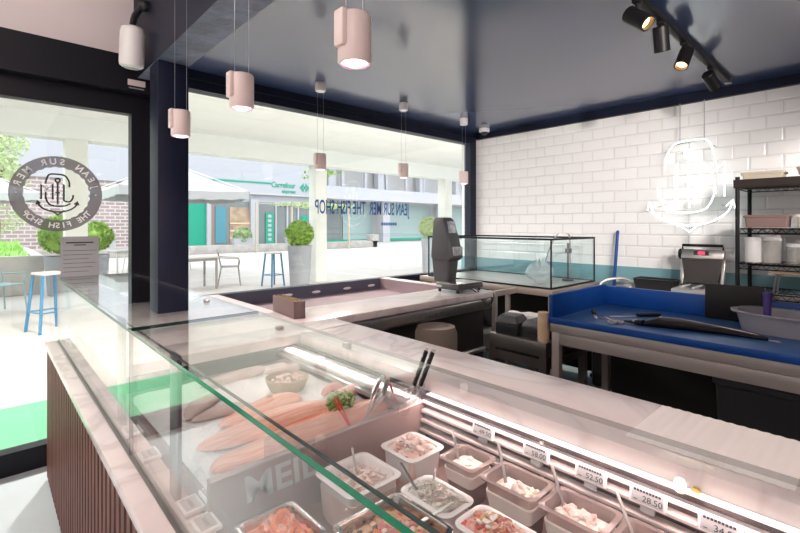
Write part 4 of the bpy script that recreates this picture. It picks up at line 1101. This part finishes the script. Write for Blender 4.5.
bk = thing('bread_basket', 'brown woven basket on the third shelf at the picture edge', 'basket', (4.02, .24, S3))
b = MB(); b.loft([oval(.07, .085, 0), oval(.095, .115, .06), oval(.102, .122, .066), oval(.094, .114, .068), oval(.066, .08, .006)]); b.build('basket_body', 'wicker', bk)
b = MB(); b.tube(oval(.098, .118, .068), .006, 6, closed=True); b.build('rim', 'rose_tub', bk)
tw = thing('serving_board', 'pale wooden board on steel legs under the third shelf', 'board', (4.05, .30, CZ))
b = MB(); b.box(-.11, .11, -.24, .24, .205, .225, .003) if False else b.box(-.11, .11, -.24, .24, .232, .246, .003); b.build('board_top', 'tan', tw)
b = MB()
for y in (-.2, .2): b.tube([(-.08, y + .03, 0), (-.08, y, .232)], .007, 6); b.tube([(.08, y + .03, 0), (.08, y, .232)], .007, 6)
b.build('leg', 'steel', tw)
boxthing('steel_pan', 'deep steel pan standing under the wooden board on the back counter', 'pan', 4.05, .20, CZ, .10, .15, .075, 'steel')
# ------------------------------------------------------------------ outside: arcade and plaza
YA = 9.9
b = MB(); b.box(-40, 70, YW + .1, 60, -.2, -.004); struct(b, 'plaza_paving', 'paving')
b = MB(); b.box(-30, 60, YW + .12, YA + .35, 3.37, 3.7)
for k in range(9): b.m(1).box(-30, 60, 4.2 + k * .72 - .006, 4.2 + k * .72 + .006, 3.366, 3.371)
for k in range(30): b.m(1).box(-8 + k * 1.7 - .006, -8 + k * 1.7 + .006, YW + .2, YA, 3.366, 3.371)
struct(b, 'arcade_roof_slab', ['soffit', 'column'])
b = MB(); b.box(-30, 60, YA - .15, YA + .25, 2.96, 3.372); struct(b, 'arcade_beam', 'soffit')
b = MB(); b.box(-30, 60, YW + .1, YW + .28, 2.53, 3.37); struct(b, 'wall_shop_outer', 'soffit')
for i, x in enumerate((-3.89, 1.20, 6.29, 11.2, 16.2)):
    b = MB(); b.box(x - .165, x + .165, YA - .165, YA + .165, -.004, 2.96, .01); struct(b, 'arcade_column', 'column')
b = MB(); b.box(-4.0, .75, 3.62, 4.62, -.004, .012, .004); one(b, 'door_mat', 'mint', 'bright mint green mat on the ground outside the entrance', 'mat')
b = MB(); b.box(0, 19.5, 23.3, 23.75, -.004, .42, .02); b.box(19.1, 19.5, 23.3, 26, .0, .42, .02); b.box(19.0, 19.55, 23.2, 23.85, .42, .85, .02); one(b, 'stone_ledge', 'kerb', 'low grey stone wall across the far side of the plaza', 'low wall')
b = MB(); b.box(-9, .92, 12.0, 12.2, 0, .80, .01); b.box(.72, .92, 12.2, 17, 0, .80, .01); b.box(-9, .72, 12.2, 17, 0, .6)
one(b, 'raised_bed', 'concrete', 'long concrete raised bed with lawn at the picture edge', 'planter')
b = MB()
def lawn(u, v): x, y = -8.9 + u * 9.6, 12.2 + v * 4.7; return (x, y, .74 + .25 * v + .10 * noise.noise(Vector((x, y, 0))))
b.grid(lawn, 40, 20); R = random.Random(21)
for i in range(2600):
    x, y = R.uniform(-3, .65), R.uniform(12.22, 16); h = R.uniform(.06, .16); a = R.uniform(0, 3.1); z = .74 + .25 * (y - 12.2) / 4.7
    b.quad((x - .012 * math.cos(a), y - .012 * math.sin(a), z), (x + .012 * math.cos(a), y + .012 * math.sin(a), z), (x + .03 * math.sin(a), y + .03 * math.cos(a), z + h), (x + .03 * math.sin(a) - .004, y + .03 * math.cos(a), z + h))
tag(b.build('lawn_grass', 'grass', smooth=False), 'bright green lawn grass in the concrete raised bed', 'grass', kind='stuff')

def leaves(mb, c, rx, ry, rz, n, s, seed, shell=.55):
    R = random.Random(seed); t = bmesh.new()
    for i in range(n):
        while True:
            p = Vector((R.uniform(-1, 1), R.uniform(-1, 1), R.uniform(-1, 1)))
            if shell < p.length < 1: break
        k = 1 + .14 * noise.noise(p * 2.3 + Vector((seed, 0, 0)))
        q = Vector((c[0] + p.x * rx * k, c[1] + p.y * ry * k, c[2] + p.z * rz * k))
        u = Vector((R.gauss(0, 1), R.gauss(0, 1), R.gauss(0, 1))).normalized(); w = u.cross(Vector((R.gauss(0, 1), R.gauss(0, 1), R.gauss(0, 1)))).normalized()
        a = s * R.uniform(.7, 1.3)
        t.faces.new([t.verts.new(q + u * a), t.verts.new(q + w * a * .5), t.verts.new(q - u * a), t.verts.new(q - w * a * .5)])
    mb.merge(t)
def topiary(label, x, y, cz, r, pot, mt='leaf', seed=1, potmat='pot', square=None):
    rr, h, zb = pot; cz -= zb; z0 = 0
    p = thing('potted_bush', label, 'bush', (x, y, zb))
    b = MB()
    if square:
        b.loft([rrect(square[0] - .04, square[1] - .04, .02, z0), rrect(square[0], square[1], .02, z0 + h), rrect(square[0] - .05, square[1] - .05, .02, z0 + h), rrect(square[0] - .07, square[1] - .07, .02, z0 + h - .1)])
    else: b.lathe([(0, 0), (rr * .78, 0), (rr, h), (rr - .04, h), (rr - .05, h - .08), (0, h - .08)], (0, 0, z0))
    b.build('pot', potmat, p)
    b = MB()
    rx, ry = (square[0] * 1.0, square[1] * 1.15) if square else (r, r)
    b.ball((0, 0, cz), rx * .88, ry * .88, r * .88, 3, jit=.2); leaves(b, (0, 0, cz), rx, ry, r, 1500, .045 if not square else .06, seed, .8)
    b.build('foliage', mt, p, smooth=False)
    b = MB(); b.cyl((0, 0, z0 + h - .12), (0, 0, cz), .03, seg=8); b.build('trunk', 'bark', p)
topiary('round clipped bush in a grey pot in front of the concrete bed', 1.17, 11.55, 1.24, .40, (.30, .80, 0), seed=2)
topiary('clipped bush in a pot behind the printed notice sheet', 2.02, 13.2, 1.16, .36, (.28, .72, 0), seed=3)
topiary('bright round bush in a tall dark grey pot beside the cream column', 5.30, 9.1, 1.25, .30, (.275, .98, 0), seed=4)
topiary('pale round bush in a white pot behind the scale display', 9.62, 9.15, 1.38, .29, (.22, 1.06, 0), 'leaf_pale', 5, 'facade')
for lb, x in (('pale green bush in a white trough under the parasol edge', 3.75), ('bush in a white trough in front of the green store panel', 10.2), ('bush in a white trough before the green store banner', 13.3)):
    topiary(lb, x, 23.5, .86, .48, (0, .34, .42), 'leaf_dark', int(x), 'facade', (.55, .20))
# tree behind the raised bed
trn = thing('leafy_tree', 'leafy yellow green tree growing behind the concrete bed', 'tree', (.2, 22.5, 0))
b = MB(); b.tube([(0, 0, 0), (.1, 0, 1.5), (0, .1, 2.6), (.3, .1, 3.6)], [.2, .16, .14, .07], 10); b.tube([(0, .1, 2.5), (-.7, 0, 3.6)], [.1, .04], 8); b.build('trunk', 'bark', trn)
b = MB(); R = random.Random(6)
for k in range(16): leaves(b, (R.uniform(-1.8, 1.0), R.uniform(-1, 1), R.uniform(1.6, 5.2)), .75, .75, .6, 260, .075, 40 + k, .1)
b.build('foliage', 'leaf_pale', trn, smooth=False)
b = MB()
for k in range(3): leaves(b, (7.5 + k * .45, 12.2, 3.05 + .08 * k), .35, .3, .16, 40, .06, 70 + k, .1)
b.tube([(7.4, 12.2, 3.1), (8.6, 12.25, 3.4), (9.6, 12.4, 3.9)], .015, 6)
one(b, 'tree_branch', 'leaf', 'leafy twig hanging in front of the white store wall', 'branch', smooth=False)

# furniture
def stool(label, x, y, rz, s=1.):
    p = thing('bar_stool', label, 'stool', (x, y, -.004), rz, 'blue bar stools')
    b = MB(); b.box(-.15, .15, -.15, .15, .765, .80, .012); b.build('seat', 'stool_seat', p)
    for sx in (-1, 1):
        for sy in (-1, 1):
            b = MB(); b.tube([(sx * .185, sy * .185, 0), (sx * .125, sy * .125, .768)], .021, 8); b.build('leg', 'stool_blue', p)
    b = MB(); z = .27; q = .163
    for a, c in (((-q, -q), (q, -q)), ((q, -q), (q, q)), ((q, q), (-q, q)), ((-q, q), (-q, -q))): b.tube([(*a, z), (*c, z)], .011, 6)
    b.build('footrest', 'stool_blue', p)
stool('blue legged bar stool with pale seat just outside the entrance glass', .64, 7.72, .35)
stool('blue legged bar stool standing alone on the plaza left of the round bush', 5.02, 9.85, .2)
def chair(label, x, y, rz, mt, s=1.):
    p = thing('terrace_chair', label, 'chair', (x, y, -.004), rz)
    b = MB(); b.box(-.22, .22, -.21, .21, .44, .462, .01)
    b.build('seat', mt, p)
    b = MB(); n = 7
    for k in range(n): u = -.2 + .4 * k / (n - 1); b.tube([(u, .20, .46), (u * 1.05, .25, .66), (u * 1.08, .28, .82)], .008, 6)
    b.tube([(-.225, .20, .46), (-.24, .27, .80), (-.2, .29, .84), (.2, .29, .84), (.24, .27, .80), (.225, .20, .46)], .012, 8); b.build('backrest', mt, p)
    for sx in (-1, 1):
        b = MB(); b.tube([(sx * .20, -.19, .45), (sx * .235, -.24, 0)], .013, 8); b.build('leg', mt, p)
        b = MB(); b.tube([(sx * .20, .19, .45), (sx * .235, .27, 0)], .013, 8); b.build('leg', mt, p)
        b = MB(); b.tube(spline([(sx * .22, -.19, .45), (sx * .26, -.20, .63), (sx * .26, .05, .66), (sx * .24, .255, .68)], 4), .011, 8); b.build('armrest', mt, p)
    return p
chair('teal and white terrace chair before the concrete bed at the picture edge', -.02 + .22, 9.9, 2.2, 'chair_teal')
chair('thin taupe wire chair beside the plaza table', 4.35, 10.75, 1.2, 'chair_metal')
chair('pale terrace chair under the parasol beside the printed notice', 3.35, 15.6, -1.5, 'chair_white')
chair('dark terrace chair turned sideways under the parasol', 3.75, 16.4, 1.0, 'pot')
chair('second pale terrace chair close to the navy pillar', 4.75, 15.6, 1.3, 'chair_white')
def table(label, x, y, rz, hx, mt):
    p = thing('terrace_table', label, 'table', (x, y, -.004), rz)
    b = MB(); b.box(-hx, hx, -.35, .35, .70, .735, .008); b.build('table_top', 'chair_white', p)
    for sx in (-1, 1):
        for sy in (-1, 1): b = MB(); b.box(sx * (hx - .05) - .02, sx * (hx - .05) + .02, sy * .30 - .02, sy * .30 + .02, 0, .70); b.build('leg', mt, p)
    b = MB(); b.box(-hx + .05, hx - .05, -.31, .31, .64, .70); b.build('apron', mt, p)
table('terrace table with pale top and taupe legs right of the pillar', 3.45, 10.6, .1, .45, 'chair_metal')
table('pale terrace table under the big parasol', 3.0, 14.9, .2, .40, 'chair_white')

def parasol(label, x, y, rz, hd, ze, zp, flap=.24):
    p = thing('parasol', label, 'parasol', (x, y, -.004), rz)
    b = MB(); n = 4; seg = 8; hs_ = hd / math.sqrt(2)
    def rim(k, t_):  # k side
        a = [(hs_, -hs_), (hs_, hs_), (-hs_, hs_), (-hs_, -hs_)]
        p0, p1 = a[k], a[(k + 1) % 4]; return Vector((p0[0] + (p1[0] - p0[0]) * t_, p0[1] + (p1[1] - p0[1]) * t_, 0))
    for k in range(4):
        def f(u, v, k=k):
            q = rim(k, u) * v; sag = .10 * math.sin(PI * u) * v
            return (q.x, q.y, zp + (ze - zp) * v - sag * .6 - .10 * math.sin(PI * v))
        b.grid(f, 8, 8, .004)
    b.build('canopy', 'parasol', p)
    b = MB()
    for k in range(4):
        def g(u, v, k=k):
            q = rim(k, u) * (1.0 + .004 * math.sin(u * 30)); return (q.x, q.y, ze - .06 * math.sin(PI * u) - flap * v * (1 - .12 * math.sin(u * 6 * PI) ** 2))
        b.grid(g, 24, 2, .004)
    b.build('valance', 'parasol', p)
    b = MB(); b.cyl((0, 0, 0), (0, 0, zp), .04, seg=12); b.build('pole', 'chair_white', p)
    b = MB(); b.box(-.35, .35, -.35, .35, 0, .08, .01); b.build('base', 'pot', p)
    b = MB()
    for k in range(4): q = rim(k, 0); b.tube([(0, 0, zp - .04), (q.x, q.y, ze + .0)], .014, 6)
    b.build('rib', 'chair_white', p)
parasol('large off-white market parasol beyond the navy pillar', 3.93, 14.07, math.radians(2.2), 2.32, 2.42, 3.30)
parasol('off-white parasol farther left behind the round door sticker', .20, 18.5, math.radians(2.2), 1.4, 2.45, 3.0)

# garland pergola in front of the store
pg = thing('garland_pergola', 'thin pale posts carrying a leafy garland before the supermarket', 'pergola', (12.5, 22.6, 0))
for px_, x in (('a', 10.55), ('b', 12.65), ('c', 14.75), ('d', 16.6)):
    b = MB(); b.box(x - 12.5 - .045, x - 12.5 + .045, -.045, .045, 0, 2.66); b.build('post', 'post_beige', pg)
b = MB(); b.box(-2.0, 4.3, -.02, .02, 2.61, 2.65); b.build('crossbar', 'post_beige', pg)
b = MB(); leaves(b, (1.6, 0, 2.62), 2.9, .12, .17, 700, .075, 90, .05); b.build('garland', 'leaf_pale', pg, smooth=False)

# ------------------------------------------------------------------ buildings across the plaza
FY = 30.
mk = thing('supermarket_building', 'white supermarket building with green signs across the plaza', 'building', (13, FY, 0))
def fb(parent, name, x0, x1, z0, z1, mt, out=.0, th=.2):
    b = MB(); b.box(x0, x1, FY - out - th, FY - out, z0, z1); return pw(b, name, mt, parent)
b = MB(); b.box(8.3, 18.5, FY, FY + 8, 0, 11); pw(b, 'wall', 'facade', mk)
fb(mk, 'sign_band', 8.3, 18.4, 3.75, 4.95, 'facade', 0, .25)
fb(mk, 'green_stripe', 10.9, 15.0, 4.40, 4.52, 'green', .25, .03)
fb(mk, 'grey_stripe', 8.3, 18.4, 3.62, 3.75, 'facade_grey', 0, .28)
Xs = lambda x, z: frame((x, FY - .26, z), (1, 0, 0), (0, 0, 1))
b = MB(); b.text('Carrefour', .56, Xs(15.98, 4.38), .02, .84, bold=.018); b.text('express', .38, Xs(16.40, 3.95), .02, .95, bold=.018); pw(b, 'sign_lettering', 'green', mk)
b = MB(); b.prism([(-.42, 0), (-.08, .34), (-.08, .12), (-.20, 0), (-.08, -.12), (-.08, -.34)], .03, Xs(17.72, 4.30)); b.prism([(.42, 0), (.08, .34), (.08, .12), (.20, 0), (.08, -.12), (.08, -.34)], .03, Xs(17.72, 4.30)); b.box(17.65, 17.79, FY - .29, FY - .26, 4.18, 4.42); pw(b, 'sign_logo', 'green', mk)
fb(mk, 'shop_window', 8.5, 18.3, .0, 3.1, 'shopglass', 0, .05)
fb(mk, 'green_panel', 9.3, 10.55, 0, 3.0, 'green', .05, .06)
fb(mk, 'wall_pier', 10.55, 10.8, 0, 3.2, 'facade', .0, .3)
fb(mk, 'cyan_poster', 11.15, 11.85, .3, 2.7, 'cyan', .05, .04)
fb(mk, 'orange_pier', 10.85, 11.05, 0, 3.1, 'rose_tub', .05, .1)
fb(mk, 'shop_display', 12.1, 13.5, .2, 2.7, 'shopdark', .05, .05)
for zz_ in (.55, 1.05, 1.55): fb(mk, 'shelf_line', 12.1, 13.5, zz_, zz_ + .10, 'tan', .10, .05)
fb(mk, 'wall_pier', 13.5, 14.05, 0, 3.3, 'facade', 0, .3)
fb(mk, 'green_banner', 14.65, 15.25, .0, 2.35, 'green', .1, .05)
b = MB()
for k in range(6): b.box(14.82, 15.08, FY - .17, FY - .15, 2.02 - k * .33, 2.22 - k * .33)
pw(b, 'banner_marks', 'facade', mk)
fb(mk, 'door_frame', 15.4, 15.5, 0, 3.0, 'facade', .05, .1); fb(mk, 'door_frame', 16.3, 16.42, 0, 3.0, 'facade', .05, .1); fb(mk, 'door_frame', 17.2, 17.32, 0, 3.0, 'facade', .05, .1)
fb(mk, 'door_head', 15.4, 18.2, 2.9, 3.1, 'facade', .05, .12)
fb(mk, 'teal_poster', 17.55, 18.1, 1.2, 2.2, 'green', .06, .04)
# brick house to the left
bh = thing('brick_house', 'grey brick house front with white upper storey behind the parasol', 'building', (4, FY, 0))
b = MB(); b.box(-9, 8.2, FY, FY + 8, 0, 4.0); pw(b, 'brick_wall', 'brick', bh)
b = MB(); b.box(-9, 8.2, FY - .1, FY + 8, 4.0, 11); pw(b, 'upper_wall', 'facade', bh)
# office block on the right
ob = thing('office_block', 'pale office block with balconies and grey shutters to the right', 'building', (30, FY, 0))
b = MB(); b.box(18.6, 48, FY + 1.2, FY + 9, 0, 14); pw(b, 'wall', 'facade_grey', ob)
fb(ob, 'balcony_slab', 18.5, 48, 3.55, 4.55, 'facade', -.4, 1.2)
fb(ob, 'balcony_slab', 18.5, 48, 7.2, 8.2, 'facade', -.4, 1.2)
for k in range(12):
    x = 19.2 + k * 2.4; b = MB(); b.box(x - .12, x + .12, FY + .2, FY + .45, 4.55, 7.2); pw(b, 'balcony_post', 'facade', ob)
for k in range(5):
    x = 20.6 + k * 5.2; b = MB(); b.box(x - .35, x + .35, FY + .3, FY + .9, 4.55, 7.2); pw(b, 'balcony_screen', 'facade', ob)
for x in (25.9, 33.4, 40.8):
    b = MB(); b.box(x - .4, x + .4, FY - .3, FY + .4, 0, 3.6); pw(b, 'column', 'facade', ob)
b = MB(); b.box(22.2, 25.4, FY + 1.05, FY + 1.2, 0.1, 3.4); b.box(26.4, 33, FY + 1.05, FY + 1.2, .1, 3.4); b.box(33.8, 40, FY + 1.05, FY + 1.2, .1, 3.4); pw(b, 'shutter', 'shutter', ob)
b = MB(); b.box(18.7, 22.1, FY + 1.1, FY + 1.2, .1, 3.4); pw(b, 'shop_window', 'shopglass', ob)
b = MB(); b.box(18.7, 42, FY + .98, FY + 1.04, .05, .28); pw(b, 'green_sill', 'green', ob)

# ------------------------------------------------------------------ light
w = bpy.data.worlds.new('sky'); SC.world = w; w.use_nodes = True
bg = w.node_tree.nodes['Background']; bg.inputs[0].default_value = (.90, .95, 1., 1); bg.inputs[1].default_value = 1.45
sun = bpy.data.lights.new('sun', 'SUN'); sun.energy = .5; sun.angle = math.radians(12); sun.color = (1, .97, .92)
so = bpy.data.objects.new('sun', sun); COL.objects.link(so); so.rotation_euler = (math.radians(38), 0, math.radians(-20))
# unseen lamps added under the arcade ceiling to brighten its floor
for k, x in enumerate((-1.5, 1.2, 3.9, 6.6, 9.3)):
    d = thing('arcade_fill_lamp', 'added round lamp in the arcade ceiling, out of view', 'lamp', (x, 5.3, 3.37), 0, 'added arcade lamps')
    b = MB(); b.lathe([(.10, 0), (.13, -.008), (.13, 0)]); b.build('trim_ring', 'plastic_white', d)
    b = MB(); b.lathe([(0, -.004), (.10, -.003), (.10, 0)]); b.build('diffuser', 'lamp_glow', d)
    l = bpy.data.lights.new('arcade_fill_light', 'SPOT'); l.energy = 440; l.color = (1, .96, .90); l.spot_size = math.radians(140); l.spot_blend = .7; l.shadow_soft_size = .1
    lo = bpy.data.objects.new('arcade_fill_light', l); COL.objects.link(lo); lo.location = (x, 5.3, 3.35)
# domed lamps added in the entrance ceiling as unseen fill light
for lb, x, y in (('added domed ceiling lamp over the entrance, out of view', -.75, 1.9), ('added domed ceiling lamp over the visitor side, out of view', -1.2, .3), ('added domed ceiling lamp at the back of the shop, out of view', -.9, -1.2)):
    d = thing('fill_dome_lamp', lb, 'lamp', (x, y, 2.93))
    b = MB(); b.lathe([(.085, 0), (.11, -.006), (.11, -.002), (.11, 0), (.085, 0)]); b.build('trim_ring', 'plastic_white', d)
    b = MB(); b.lathe([(0, -.055), (.04, -.05), (.07, -.03), (.086, -.003)]); b.build('diffuser', 'lamp_glow', d)
    l = bpy.data.lights.new('dome_fill_light', 'POINT'); l.energy = 15; l.color = (1, .84, .82); l.shadow_soft_size = .06
    lo = bpy.data.objects.new('dome_fill_light', l); COL.objects.link(lo); lo.location = (x, y, 2.80)
# unseen track spots added on a second rail to light the tiled wall
tr2 = thing('track_rail', 'added second ceiling track over the staff aisle, out of view', 'track', (2.0, -.75, ZC))
b = MB(); b.box(-.9, 1.9, -.018, .018, -.035, 0, .003); b.build('rail', 'spot_black', tr2)
for x in (1.5, 2.6, 3.6):
    q = thing('track_spotlight', 'added long stemmed track spotlight over the staff aisle, out of view', 'spotlight', (x - .3, -.82, ZC - .035), 0, 'added aisle spotlights')
    b = MB(); b.cyl((0, 0, 0), (0, 0, -.22), .009, seg=10); b.build('bracket', 'spot_black', q)
    b = MB(); b.lathe([(0, -.06), (.036, -.06), (.038, .045), (.033, .045), (.031, .0), (0, 0)], X=T(0, 0, -.245) @ RX(-PI / 2)); b.build('lamp_head', 'spot_black', q)
    l = bpy.data.lights.new('track_light', 'SPOT'); l.energy = {1.5: 235, 2.6: 92, 3.6: 85}[x]; l.color = (1, .92, .87); l.spot_size = math.radians(50); l.spot_blend = 1.; l.shadow_soft_size = .05
    lo = bpy.data.objects.new('track_light', l); COL.objects.link(lo); aim = Vector((XW, {1.5: 2.7, 2.6: 1.3, 3.6: .1}[x], 1.62)) - Vector((x - .3, -.75, ZC - .28)); lo.matrix_world = T(x - .3, -.75, ZC - .28) @ (-aim).to_track_quat('Z', 'Y').to_matrix().to_4x4()
vs_ = SC.view_settings
SC.display_settings.display_device = 'sRGB'; vs_.view_transform = 'Standard'; vs_.look = 'None'; vs_.gamma = 1; vs_.exposure = 1.1; vs_.use_curve_mapping = False
SC.cycles.transparent_max_bounces = 32; SC.cycles.max_bounces = 10; SC.cycles.sample_clamp_indirect = 6
